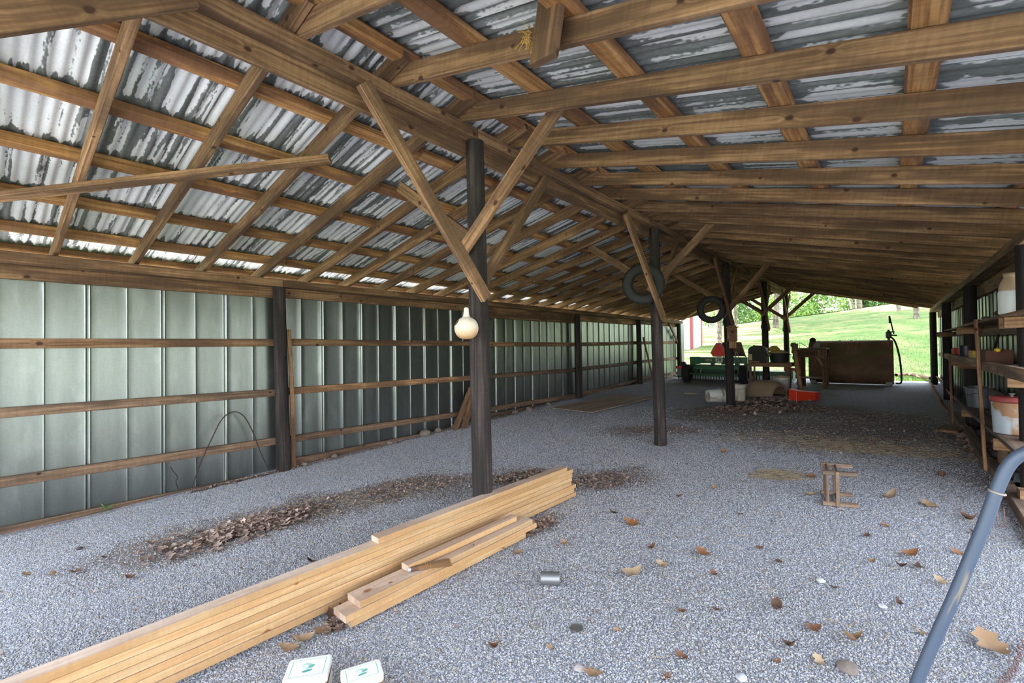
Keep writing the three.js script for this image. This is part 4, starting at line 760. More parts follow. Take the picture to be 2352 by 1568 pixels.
// ---------------------------------------------------------------- rusty fuel tank
{
  const rust = texture(512, 512, (x, y) => { const n = fbm(x, y, 5, 5, 5), d = noise(x * 160, y * 26, 160, 26), b = fbm(x + 0.4, y, 9, 3, 4); let c = lerp3([80, 62, 50], [136, 106, 82], clamp(n * 1.4 - 0.2)); c = lerp3(c, [146, 118, 88], 0.6 * step(0.6, 0.8, d) * step(0.45, 0.7, b)); c = lerp3(c, [96, 88, 52], 0.7 * step(0.6, 0.75, fbm(x + 0.7, y + 0.2, 4, 4, 4))); return c; });
  const U = 16.25, V0 = -1.86, V1 = 0.07, y0 = 0.52, H = 1.15, Rr = 0.33, f = floorY(U, -1), t = thing('fuel_tank', 'large rusty brown obround fuel tank lying across the open end', 'tank', P(U, (V0 + V1) / 2, f));
  const s = new THREE.Shape(); s.moveTo(-Rr, Rr); s.absarc(0, Rr, Rr, Math.PI, 2 * Math.PI); s.lineTo(Rr, H - Rr); s.absarc(0, H - Rr, Rr, 0, Math.PI); s.lineTo(-Rr, Rr);
  const g = new THREE.ExtrudeGeometry(s, { depth: V1 - V0 - 0.08, bevelEnabled: true, bevelSize: 0.04, bevelThickness: 0.04, bevelSegments: 4, curveSegments: 20 }); g.translate(0, 0, -(V1 - V0 - 0.08) / 2); g.rotateY(Math.PI / 2);
  const uv = g.attributes.uv, p = g.attributes.position; for (let i = 0; i < p.count; i++) uv.setXY(i, p.getX(i) / 2, (p.getY(i) + p.getZ(i) * 0.5) / 1.3);
  mesh('shell', g, new THREE.MeshStandardMaterial({ map: rust, roughness: 0.75, metalness: 0.15, bumpMap: rust, bumpScale: 0.003 }), t).position.y = y0 - f;
  for (const v of [-0.86, 0.86]) lbox('support_block', 0.14, y0 - f + 0.05, 0.5, v, -0.005, 0, std(168, 166, 160, 0.9), t);
  const top = y0 + H - f, ir = std(46, 42, 40, 0.6, 0.5);
  mesh('filler_cap', place(lathe([[0, 0.16], [0.05, 0.14], [0.085, 0.1], [0.085, 0.02], [0.06, 0], [0.05, -0.03]], 20), -0.87, top - 0.01, 0.1), ir, t);
  mesh('vent_plug', place(new THREE.CylinderGeometry(0.03, 0.035, 0.06, 10), -0.22, top + 0.02, 0.05), ir, t);
  mesh('lifting_loop', tube([[-0.02, 0], [0.02, 0.045], [0.07, 0.045], [0.1, 0]].map(([x, y]) => new THREE.Vector3(x, top + y, 0.05)), 0.006, 16, 6), ir, t);
  // hand pump
  const pm = mesh('hand_pump', place(lathe([[0, 0], [0.05, 0], [0.05, 0.03], [0.03, 0.04], [0.03, 0.08], [0.06, 0.1], [0.068, 0.12], [0.068, 0.24], [0.06, 0.26], [0.03, 0.28], [0.022, 0.32], [0, 0.32]], 18), 0.87, top, 0.02), std(86, 88, 84, 0.5, 0.6), t);
  const pr = (a, b, r) => { const d = new THREE.Vector3().subVectors(b, a), c = new THREE.CylinderGeometry(r, r, d.length(), 10); c.applyQuaternion(new THREE.Quaternion().setFromUnitVectors(new THREE.Vector3(0, 1, 0), d.clone().normalize())); c.translate((a.x + b.x) / 2, (a.y + b.y) / 2, (a.z + b.z) / 2); return c; };
  const X = (x, y, z = 0.02) => new THREE.Vector3(x, top + y, z);
  mesh('pump_lever', mergeGeometries([pr(X(0.9, 0.68), X(0.98, 0.2), 0.016), pr(X(0.87, 0.26), X(1.0, 0.26), 0.014), pr(X(0.93, 0.17), X(1.05, 0.16), 0.02), pr(X(0.9, 0.5), X(0.895, 0.7), 0.02)]), ir, pm); 
  mesh('pump_hose', tube([X(0.92, 0.12), X(0.99, 0.02, 0.05), X(1.05, -0.2, 0.06), X(1.10, -0.55, 0.06), X(1.12, -0.95, 0.06), X(1.10, -1.13, 0.08), X(1.0, -1.14, 0.1)], 0.022, 50, 8), std(62, 54, 44, 0.7), t);
  const lp = [[2058, 860], [2085, 858], [2110, 862], [2138, 868]].map(([x, y]) => { const q = onY(x, y, 0.56); return P(q.U, q.V, 0.545); });
  solo('fallen_log', tube(lp, 0.055, 30, 10), woodMat(girtTex, 0.8), 'slim fallen log lying on the grass at the barn edge', 'log');
}

// ---------------------------------------------------------------- green hay mower
{
  const gr = std(30, 92, 44, 0.4, 0.1), gd = std(24, 66, 36, 0.5, 0.1), dark = std(40, 42, 40, 0.6, 0.3), yel = std(206, 168, 40, 0.5), f = floorY(15.2, -4), t = thing('hay_mower', 'green pull-type hay mower parked at the far end with a red triangle sign', 'mower', P(15.2, -4.15, f));
  const bx = (name, U0, U1, V0, V1, y0, y1, m, par = t) => { const q = box(name, U0, U1, V0, V1, y0, y1, m, t); return q; };
  bx('main_beam', 15.0, 15.2, -4.9, -3.3, 1.05, 1.25, gr); bx('beam_cap', 14.97, 15.23, -4.98, -4.72, 1.02, 1.26, gr); bx('beam_cap', 14.97, 15.23, -4.03, -3.8, 1.03, 1.25, gr); bx('beam_plate', 14.985, 14.999, -4.5, -4.3, 1.12, 1.2, std(150, 146, 110, 0.6));
  bx('rear_bar', 14.95, 15.02, -4.85, -3.4, 0.86, 0.97, gr); bx('rear_bar', 15.0, 15.05, -5.0, -3.35, 0.72, 0.76, gd); bx('conditioner_housing', 15.1, 15.75, -4.9, -3.35, 0.66, 1.0, gd); bx('roller_shield', 15.02, 15.1, -4.75, -3.45, 0.64, 0.72, gr);
  bx('header_deck', 15.7, 16.55, -5.6, -2.3, 0.72, 0.80, gr); bx('header_skirt', 15.68, 15.72, -5.6, -2.3, 0.54, 0.74, gr); bx('header_end', 15.7, 16.5, -5.64, -5.6, 0.5, 0.82, gr); bx('header_end', 15.7, 16.5, -2.3, -2.26, 0.5, 0.82, gr); bx('cutter_bar', 15.75, 16.4, -5.5, -2.4, 0.5, 0.54, dark);
  bx('top_shield', 15.6, 16.3, -5.62, -4.95, 0.83, 0.87, std(120, 130, 92, 0.6)); bx('arm', 15.05, 15.2, -5.0, -4.85, 0.7, 1.05, gd); bx('arm', 15.05, 15.2, -3.4, -3.25, 0.7, 1.05, gd);
  for (const v of [-4.3, -3.6]) bx('spring_bracket', 15.0, 15.12, v - 0.05, v + 0.05, 0.95, 1.06, gd);
  const tine = boardGeo(0.16, 0.02, 0.028, { c: 0.002 }), tm = std(188, 192, 196, 0.4, 0.6);
  for (let k = 0; k < 74; k++) { const m = mesh('flail_tine', tine, tm, t); m.rotation.z = Math.PI / 2; m.position.copy(P(15.55 + 0.05 * (k % 2), -5.45 + k * 0.0418, f + 0.10)).sub(t.position); m.position.y = 0.13; }
  for (const [v, yaw] of [[-5.02, 0.1], [-3.34, 0.05]]) {
    const g = lathe([[0.13, -0.11], [0.2, -0.12], [0.25, -0.115], [0.275, -0.09], [0.28, -0.03], [0.28, 0.03], [0.275, 0.09], [0.25, 0.115], [0.2, 0.12], [0.13, 0.11], [0.13, -0.11]], 40); g.rotateZ(Math.PI / 2); const w = mesh('wheel', g, std(38, 37, 36, 0.9), t); w.position.copy(P(14.78, v, f + 0.275)).sub(t.position); w.rotation.y = yaw;
    const h = lathe([[0, -0.06], [0.05, -0.07], [0.06, -0.03], [0.12, -0.02], [0.135, -0.08], [0.14, -0.08], [0.14, 0.08], [0.12, 0.02], [0.05, 0.05], [0, 0.05]], 28); h.rotateZ(Math.PI / 2); mesh('hub', h, yel, w);
  }
  bx('axle', 14.75, 14.81, -4.92, -3.44, f + 0.24, f + 0.30, gd); for (const v of [-4.7, -3.6]) board('wheel_arm', P(14.78, v, f + 0.27), P(15.1, v, 0.9), 0.06, 0.05, gd, t); for (const v of [-4.62, -3.52]) board('lift_cylinder', P(14.84, v, f + 0.3), P(15.08, v, 1.0), 0.035, 0.035, std(190, 196, 198, 0.3, 0.6), t);
  const tri = (r, cut) => { const s = new THREE.Shape(), q = []; for (let i = 0; i < 3; i++) for (const e of [-1, 1]) { const a = Math.PI / 2 + i * 2 * Math.PI / 3, b = a + e * cut; q.push([r * Math.cos(b), r * Math.sin(b)]); } s.setFromPoints(q.map((p) => new THREE.Vector2(...p))); return s; };
  const sg = mesh('triangle_sign', new THREE.ExtrudeGeometry(tri(0.25, 0.3), { depth: 0.004, bevelEnabled: false }), std(214, 92, 80, 0.4), t); sg.position.copy(P(14.80, -4.05, 1.45)).sub(t.position);
  const si = mesh('triangle_centre', new THREE.ExtrudeGeometry(tri(0.215, 0.045), { depth: 0.003, bevelEnabled: false }), std(250, 62, 36, 0.5), sg); si.position.z = 0.003; si.position.y = -0.012;
  bx('sign_bracket', 14.83, 14.85, -4.07, -4.03, 1.05, 1.4, dark);
  const dc = new THREE.CylinderGeometry(0.115, 0.115, 0.008, 36); dc.rotateX(Math.PI / 2); const dm = mesh('speed_disc', dc, std(206, 208, 190, 0.5), t); dm.position.copy(P(14.785, -4.04, 1.17)).sub(t.position);
  const ring = new THREE.TorusGeometry(0.1, 0.004, 6, 40); mesh('disc_ring', ring, std(60, 62, 56, 0.6), dm).position.z = 0.004;
  const font = await new FontLoader().loadAsync('fonts/droid/droid_sans_bold.typeface.json'), tg = new TextGeometry('20', { font, size: 0.085, depth: 0.003, curveSegments: 6 }); tg.computeBoundingBox(); tg.translate(-(tg.boundingBox.max.x + tg.boundingBox.min.x) / 2, -0.035, 0.003); mesh('numerals', tg, std(26, 26, 24, 0.6), dm);
  const hs = new THREE.Shape(); hs.moveTo(-0.36, 0); hs.lineTo(0.36, 0); hs.lineTo(0.23, 0.45); hs.lineTo(-0.32, 0.45); const hg = new THREE.ExtrudeGeometry(hs, { depth: 0.05, bevelEnabled: false }); const hm = mesh('brown_hood', hg, std(96, 72, 36, 0.6), t); hm.position.copy(P(15.6, -3.82, 1.26)).sub(t.position);
  for (const v of [-5.62, -2.42]) { bx('end_light', 15.55, 15.6, v - 0.02, v + 0.26, 0.84, 0.93, std(212, 60, 62, 0.4)); bx('light_bracket', 15.6, 15.66, v, v + 0.2, 0.6, 0.84, std(120, 128, 128, 0.5, 0.3)); }
  mesh('hydraulic_hose', tube([[15.0, -3.62, 1.22], [14.93, -3.6, 1.42], [14.9, -3.52, 1.3], [14.93, -3.5, 1.05], [15.0, -3.45, 0.9]].map(([u, v, y]) => P(u, v, y).sub(t.position)), 0.012, 40, 6), std(150, 156, 150, 0.5, 0.2), t);
  mesh('hydraulic_hose', tube([[15.1, -4.0, 1.26], [15.2, -3.8, 1.34], [15.3, -3.5, 1.3], [15.3, -3.3, 1.2]].map(([u, v, y]) => P(u, v, y).sub(t.position)), 0.012, 30, 6), dark, t);
  const gp = mesh('gearbox_pulley', (() => { const g = new THREE.CylinderGeometry(0.09, 0.09, 0.12, 20); g.rotateX(Math.PI / 2); return g; })(), dark, t); gp.position.copy(P(15.9, -5.5, 0.98)).sub(t.position);
}

// ---------------------------------------------------------------- shelves on the right wall
{
  const SV0 = 0.78, SV1 = 1.02, shelfWood = shades(girtTex, [0.78, 0.9, 1.0]);
  const sh = thing('wall_shelf', 'upper rough plank shelf nailed to the black poles of the right wall', 'shelf', P(6, 0.9, 1.8));
  box('plank', 4.6, 8.95, SV0, SV1, 1.845, 1.875, shelfWood[1], sh, 0); box('plank', 9.0, 12.6, SV0 + 0.06, SV1, 1.85, 1.875, shelfWood[0], sh, 0);
  for (const U of [5.74, 5.98, 9.42, 13.05]) box('bracket', U - 0.02, U + 0.02, SV0 - 0.02, SV1, 1.745, 1.842, rafterMat[3], sh, 1);
  box('back_rail', 4.6, 9.4, SV1 - 0.06, SV1 - 0.02, 1.70, 1.80, shelfWood[0], sh, 0);
  const s2 = thing('wall_shelf', 'middle plank shelf with a deep front board on the right wall', 'shelf', P(6, 0.9, 1.33));
  box('front_board', 4.6, 7.1, SV0 - 0.03, SV0 + 0.01, 1.325, 1.425, shelfWood[1], s2, 0); box('front_board', 7.1, 11.4, SV0 - 0.03, SV0 + 0.01, 1.335, 1.43, shelfWood[2], s2, 0); box('plank', 4.6, 11.4, SV0 + 0.012, SV1, 1.36, 1.39, girtMat[1], s2, 0);
  for (const U of [5.74, 9.42, 10.6]) box('bracket', U - 0.02, U + 0.02, SV0 - 0.01, SV1, 1.235, 1.322, rafterMat[3], s2, 1);
  const s3 = thing('wall_shelf', 'low plank shelf near the ground on the right wall', 'shelf', P(6, 0.9, 0.74));
  box('plank', 4.8, 8.7, SV0 - 0.04, SV1, 0.735, 0.77, girtMat[0], s3, 0); for (const U of [6.1, 8.55]) box('bracket', U - 0.02, U + 0.02, SV0 - 0.06, SV1, 0.63, 0.733, rafterMat[3], s3, 1);
  const k1 = thing('prop_stick', 'long squared stick propping up the shelves, in front of the galvanized tub', 'stick', P(6.9, 0.7, floorY(6.9, 1))); board('stick', P(6.74, 0.735, 0.30), P(7.06, 0.725, 1.87), 0.05, 0.03, rafterMat[3], k1, new THREE.Vector3(0, 0, -1));
  const k2 = thing('prop_stick', 'shorter squared stick propping the far end of the middle shelf', 'stick', P(9.9, 0.72, floorY(9.9, 1))); board('stick', P(9.8, 0.725, floorY(9.8, 1)), P(10.0, 0.725, 1.43), 0.045, 0.03, rafterMat[2], k2, new THREE.Vector3(0, 0, -1));
  // top shelf
  const jg = thing('plastic_jug', 'clear plastic jug with a brown filled top on the upper shelf', 'jug', P(6.08, 0.862, 1.876)), jm = new THREE.MeshPhysicalMaterial({ color: new THREE.Color(0.86, 0.88, 0.86), roughness: 0.3, transmission: 0.35, thickness: 0 });
  mesh('jug_body', lathe([[0, 0], [0.085, 0], [0.092, 0.01], [0.092, 0.2], [0.085, 0.215]], 28), jm, jg); mesh('jug_label', new THREE.CylinderGeometry(0.0935, 0.0935, 0.12, 24, 1, true, 2.4, 2.4), std(176, 182, 120, 0.7), jg).position.y = 0.1; mesh('jug_shoulder', lathe([[0.085, 0.215], [0.088, 0.24], [0.075, 0.29], [0.055, 0.33], [0.052, 0.345], [0.056, 0.35], [0.056, 0.375], [0, 0.375]], 28), std(176, 150, 122, 0.6), jg);
  solo('dark_clump', rockGeo(0.075, 0.7), std(62, 48, 42, 0.95), 'dark lump of debris on the upper shelf beside the jug', 'clump', P(6.6, 0.88, 1.915)); solo('stick_cap', rockGeo(0.04, 0.5), std(88, 84, 82, 0.9), 'small grey stone on the upper shelf above the long prop stick', 'stone', P(7.2, 0.82, 1.888)); solo('tin_scrap', rockGeo(0.06, 0.3), std(44, 46, 44, 0.8), 'flat dark scrap lying on the upper shelf', 'scrap', P(8.0, 0.86, 1.888));
  // middle shelf
  const sy = 1.391;
  const canM = (name, label, U, r, h, body, lidc) => { const c = thing(name, label, 'can', P(U, 0.88, sy), 'cans on the middle shelf'); mesh('can_body', lathe([[0, 0], [r, 0], [r, 0.004], [r * 0.97, 0.008], [r * 0.97, h - 0.008], [r, h - 0.004], [r, h], [0, h]], 26), body, c); mesh('can_rim', place(new THREE.TorusGeometry(r, 0.004, 6, 26).rotateX(Math.PI / 2), 0, h, 0), lidc, c); return c; };
  canM('paint_can', 'dark paint can with brown lid on the middle shelf', 9.55, 0.088, 0.185, std(50, 52, 58, 0.4, 0.4), std(104, 62, 48, 0.6)); canM('paint_can', 'red can standing between other cans on the middle shelf', 10.4, 0.085, 0.14, std(178, 40, 32, 0.5), std(150, 110, 80, 0.6)); canM('paint_can', 'small tan and red can at the far end of the middle shelf', 11.15, 0.05, 0.12, std(168, 132, 72, 0.6), std(120, 40, 34, 0.6));
  const cb = thing('carton', 'printed red and yellow carton on the middle shelf', 'carton', P(8.25, 0.87, sy)); lbox('carton_body', 0.16, 0.125, 0.5, 0, 0, 0, std(206, 178, 70, 0.8), cb); lbox('carton_flap', 0.165, 0.128, 0.1, 0, 0, -0.21, std(170, 44, 36, 0.8), cb); lbox('carton_print', 0.164, 0.06, 0.34, 0, 0.0, 0.06, std(196, 190, 178, 0.8), cb);
  const tb = thing('tool_box', 'brown open tool box with a yellow handle on the middle shelf', 'toolbox', P(7.2, 0.875, sy)); lbox('box_body', 0.2, 0.15, 0.62, 0, 0, 0, std(98, 62, 50, 0.8), tb); const th = new THREE.CapsuleGeometry(0.022, 0.08, 4, 10); th.rotateX(Math.PI / 2); mesh('handle', th, std(226, 190, 40, 0.5), tb).position.set(-0.02, 0.15, 0.36); const bar = new THREE.CylinderGeometry(0.012, 0.012, 0.34, 8); bar.rotateX(1.0); mesh('pry_bar', bar, std(60, 54, 50, 0.7, 0.4), tb).position.set(0.02, 0.22, -0.02);
  const wr = thing('wire_coil', 'loose coil of wire lying on the middle shelf', 'coil', P(5.75, 0.88, sy + 0.012)); for (let i = 0; i < 3; i++) { const g = new THREE.TorusGeometry(0.1 - 0.006 * i, 0.004, 6, 30); g.rotateX(Math.PI / 2); const m = mesh('wire_loop', g, std(110, 104, 98, 0.5, 0.6), wr); m.position.y = 0.008 * i; m.rotation.x = 0.03 * i; }
  // low shelf and ground
  const gz = texture(256, 128, (x, y) => { const q = 140 + 50 * (noise(x * 40, y * 10, 40, 10) - 0.5) + 40 * (fbm(x, y, 8, 8, 4) - 0.5); return [q - 4, q + 2, q + 8]; });
  const tubG = thing('galvanized_tub', 'round galvanized metal washtub with a wire handle on the low shelf', 'tub', P(8.55, 0.89, 0.772)); const fl = lathe([[0, 0.004], [0.15, 0], [0.155, 0.01], [0.185, 0.24], [0.197, 0.245], [0.197, 0.258], [0.186, 0.26], [0.15, 0.02], [0, 0.02]], 60), pp = fl.attributes.position; for (let i = 0; i < pp.count; i++) { const a = Math.atan2(pp.getZ(i), pp.getX(i)), y = pp.getY(i), k = y > 0.02 && y < 0.235 ? 1 + 0.006 * Math.sign(Math.sin(a * 30)) : 1; pp.setX(i, pp.getX(i) * k * 0.72); pp.setZ(i, pp.getZ(i) * k * 1.35); } fl.computeVertexNormals();
  mesh('tub_body', fl, new THREE.MeshStandardMaterial({ map: gz, roughness: 0.5, metalness: 0.5 }), tubG); mesh('wire_handle', tube([[-0.02, 0.2, -0.235], [-0.16, 0.12, -0.12], [-0.175, 0.09, 0.05], [-0.14, 0.16, 0.2], [-0.02, 0.2, 0.235]].map((p) => new THREE.Vector3(...p)), 0.004, 30, 5), std(60, 58, 56, 0.6, 0.5), tubG);
  const bp = thing('brown_panel', 'dull brown sheet panel standing on the low shelf behind the lidded pail', 'panel', P(7.2, 0.97, 0.772)); box('sheet', 6.2, 8.15, 0.935, 0.955, 0.60, 1.02, std(96, 78, 74, 0.8), bp, 0); box('top_edge', 6.2, 8.15, 0.925, 0.957, 1.021, 1.055, girtMat[0], bp, 0);
  const rw = texture(256, 256, (x, y) => lerp3([188, 198, 204], [160, 112, 70], step(0.56, 0.66, fbm(x, y + 0.1, 4, 3, 5)) * 0.85));
  const pail = thing('metal_pail', 'rust-stained pale metal pail with a faded red lid on the low shelf', 'pail', P(6.24, 0.865, 0.772)); mesh('pail_body', lathe([[0, 0], [0.125, 0], [0.128, 0.008], [0.133, 0.16], [0.137, 0.165], [0.134, 0.172], [0.138, 0.28], [0.143, 0.3], [0, 0.3]], 36), new THREE.MeshStandardMaterial({ map: rw, roughness: 0.5, metalness: 0.2 }), pail);
  const ld = mesh('pail_lid', place(lathe([[0, 0.035], [0.13, 0.034], [0.147, 0.03], [0.15, 0.0], [0.146, -0.015], [0.14, -0.01], [0, 0.02]], 36), 0, 0.31, 0), std(150, 66, 62, 0.55), pail); mesh('lid_knob', place(lathe([[0, 0.03], [0.022, 0.03], [0.024, 0.022], [0.012, 0.016], [0.012, 0]], 16), 0, 0.345, 0), std(150, 150, 146, 0.5, 0.5), ld);
  const tm1 = thing('edge_timber', 'weathered timber edging laid on the ground below the right shelves', 'timber', P(8, 0.88, floorY(8, 0.9))); for (const [a, b] of [[4.7, 7.2], [7.25, 9.2], [9.25, 10.6]]) board('timber', P(a, 0.80, floorY(a, 0.9) + 0.035), P(b, 0.83, floorY(b, 0.9) + 0.035), 0.10, 0.09, girtMat[Math.floor(rnd() * 3)], tm1);
  solo('loose_plank', boardGeo(0.55, 0.03, 0.24), rafterMat[2], 'short loose plank lying on the ground at the shelf foot', 'plank', P(9.15, 0.66, floorY(9.2, 0.6) + 0.03)).rotation.y = 1.35;
  const pg = lathe([[0.05, -0.2], [0.05, 0.2], [0.043, 0.2], [0.043, -0.2], [0.05, -0.2]], 24); pg.rotateX(Math.PI / 2); solo('drain_pipe', pg, std(78, 92, 96, 0.6), 'short grey pipe lying among leaves under the low shelf', 'pipe', P(6.35, 0.92, floorY(6.3, 1) + 0.07)).rotation.y = -0.2;
  solo('wood_block', boardGeo(0.2, 0.16, 0.14), rafterMat[3], 'square-cut wood block under the low shelf', 'block', P(5.75, 0.92, floorY(5.75, 1) + 0.08)); solo('cut_log', poleGeo(0.26, 0.065, 0.06, 16, 4, 0.12), girtMat[1], 'short rough log standing under the low shelf', 'log', P(7.05, 0.93, floorY(7, 1) + 0.13));
  for (const [U, V] of [[6.7, 0.95], [6.0, 0.97], [5.5, 0.9], [6.55, 1.0], [7.6, 0.95]]) solo('rubble_stone', rockGeo(rr(0.05, 0.08), 0.7), std(116, 104, 94, 0.95), 'rough stone in the rubble under the low shelf', 'stone', P(U, V, floorY(U, V) + 0.03), 'stones under the right shelves');
  // pale peeling boards lying towards the far corner
  const pe = [['upper pale peeling board lying along the right wall near the far corner', 0.93, 0.18, 12.0, 17.6], ['lower pale peeling board lying on the ground near the far corner', 0.76, 0.06, 11.2, 17.3]];
  for (const [label, V, y, a, b] of pe) { const m = board('x', P(a, V - 0.02, floorY(a, 1) + y - 0.02), P(b, V + 0.08, floorY(b, 1) + y), 0.13, 0.025, paleGirtMat[1], null, new THREE.Vector3(-0.8, 1, 0)); m.name = numbered('peeling_board'); scene.add(m); tag(m, label, 'board'); }
}

// ---------------------------------------------------------------- litter: stuff
function leafGeo(curl, lobes, seedO) {
  const n = 14, pos = [], idx = [], half = (t) => 0.30 * Math.sin(Math.PI * Math.pow(t, 0.8)) * (1 + (lobes ? 0.35 * Math.sin(t * 22 + seedO) : 0.05 * Math.sin(t * 9)));
  for (let i = 0; i <= n; i++) { const t = i / n, w = half(t), x = t - 0.5, lift = curl * (4 * (t - 0.5) * (t - 0.5)) * 0.35; for (const s of [-1, 0, 1]) pos.push(x, 0.02 + lift + Math.abs(s) * w * (0.5 * curl + 0.1 * Math.sin(t * 15 + seedO)), s * w); }
  for (let i = 0; i < n; i++) for (const s of [0, 1]) { const a = i * 3 + s, b = a + 3; idx.push(a, a + 1, b, b, a + 1, b + 1); }
  const g = new THREE.BufferGeometry(); g.setAttribute('position', new THREE.Float32BufferAttribute(pos, 3)); g.setAttribute('uv', new THREE.Float32BufferAttribute(pos.filter((_, i) => i % 3 !== 1), 2)); g.setIndex(idx); g.computeVertexNormals(); return g;
}
const leafKinds = [leafGeo(0.5, true, 1), leafGeo(1.0, false, 2), leafGeo(0.8, true, 3), leafGeo(1.5, false, 4)];
const leafColors = [[140, 96, 60], [112, 78, 54], [156, 126, 94], [92, 68, 54], [172, 148, 118]];
{
  const mats = leafColors.map((c) => std(...c, 0.8, 0, { side: THREE.DoubleSide }));
  const L = [[1450, 1200, 34, 0], [1454, 1318, 44, 4], [1615, 1273, 38, 0], [1495, 1259, 20, 1], [2136, 1161, 36, 2], [2092, 1273, 34, 0], [2280, 1488, 74, 2], [1960, 1470, 40, 2], [1363, 1546, 40, 2], [1566, 1508, 26, 1], [1881, 1517, 28, 4], [2163, 1094, 22, 1], [1457, 1074, 16, 0], [1662, 1038, 16, 0], [1864, 1096, 24, 0], [2228, 1192, 30, 1], [2034, 1206, 18, 0], [1788, 1291, 20, 3], [1638, 1315, 18, 1], [1524, 1300, 26, 4], [1553, 1232, 14, 2], [1407, 1177, 20, 3], [1915, 1349, 22, 3], [2045, 1143, 30, 4], [1745, 1257, 18, 1], [1859, 1136, 22, 4], [1868, 1443, 34, 1], [1814, 1483, 28, 3], [1783, 1517, 22, 0], [1566, 1403, 18, 1], [1644, 1398, 16, 3], [1783, 1398, 34, 3], [1530, 1555, 24, 1], [1418, 1447, 16, 2], [2114, 1452, 20, 2], [2165, 1340, 28, 4], [2199, 1268, 24, 0], [1296, 1249, 24, 2], [1186, 1271, 26, 2], [1134, 1486, 26, 1], [1262, 1484, 16, 2], [713, 1289, 20, 3], [767, 1424, 54, 3], [797, 1412, 40, 3], [745, 1450, 44, 2], [690, 1472, 46, 4], [660, 1490, 40, 2], [2070, 1300, 20, 3], [2108, 1300, 26, 3], [300, 1325, 22, 1], [175, 1312, 22, 1], [120, 1320, 18, 2], [60, 1318, 20, 2], [480, 1430, 18, 3], [240, 1280, 14, 1], [2000, 1290, 16, 2], [1700, 1180, 16, 1], [1560, 1140, 16, 3], [1990, 1230, 18, 3], [2240, 1225, 24, 3], [2290, 1150, 24, 0], [1640, 1120, 14, 2], [1150, 1260, 22, 0], [2065, 1385, 20, 3]];
  L.forEach(([px, py, w, c], i) => {
    const q = onFloor(px, py), z = q.U * 0.769 - q.V * 0.639, s = w / 1045 * z * 1.15;
    const m = solo('fallen_leaf', leafKinds[i % 4], mats[c], `${s > 0.085 ? 'large' : s > 0.05 ? 'middling' : 'small'} ${['orange-brown', 'dull brown', 'tan', 'dark brown', 'pale buff'][c]} ${['flat lobed', 'cupped oval', 'curled lobed', 'tightly rolled'][i % 4]} dry leaf lying on the gravel`, 'leaf', P(q.U, q.V, q.y - 0.004), 'scattered dry leaves'); m.scale.setScalar(s); m.rotation.set(rr(-0.3, 0.3), rr(0, 6.28), rr(-0.3, 0.3));
  });
  const sq = onFloor(2262, 1192); const y2 = solo('yellow_leaf', leafKinds[0], std(196, 178, 60, 0.7, 0, { side: THREE.DoubleSide }), 'small bright yellow leaf on the ground beside the timber edging', 'leaf', at3(onFloor(2212, 988))); y2.scale.setScalar(0.11);
}
function scatter(name, geo, mat, label, category, n, fn) {
  const m = new THREE.InstancedMesh(geo, mat, n), d = new THREE.Object3D(), col = new THREE.Color(); m.name = name; m.castShadow = m.receiveShadow = true; let k = 0, tries = 0;
  while (k < n && tries++ < n * 60) { const r = fn(d, col); if (!r) continue; d.updateMatrix(); m.setMatrixAt(k, d.matrix); m.setColorAt(k, col); k++; }
  m.count = k; scene.add(m); tag(m, label, category, null, 'stuff'); return m;
}
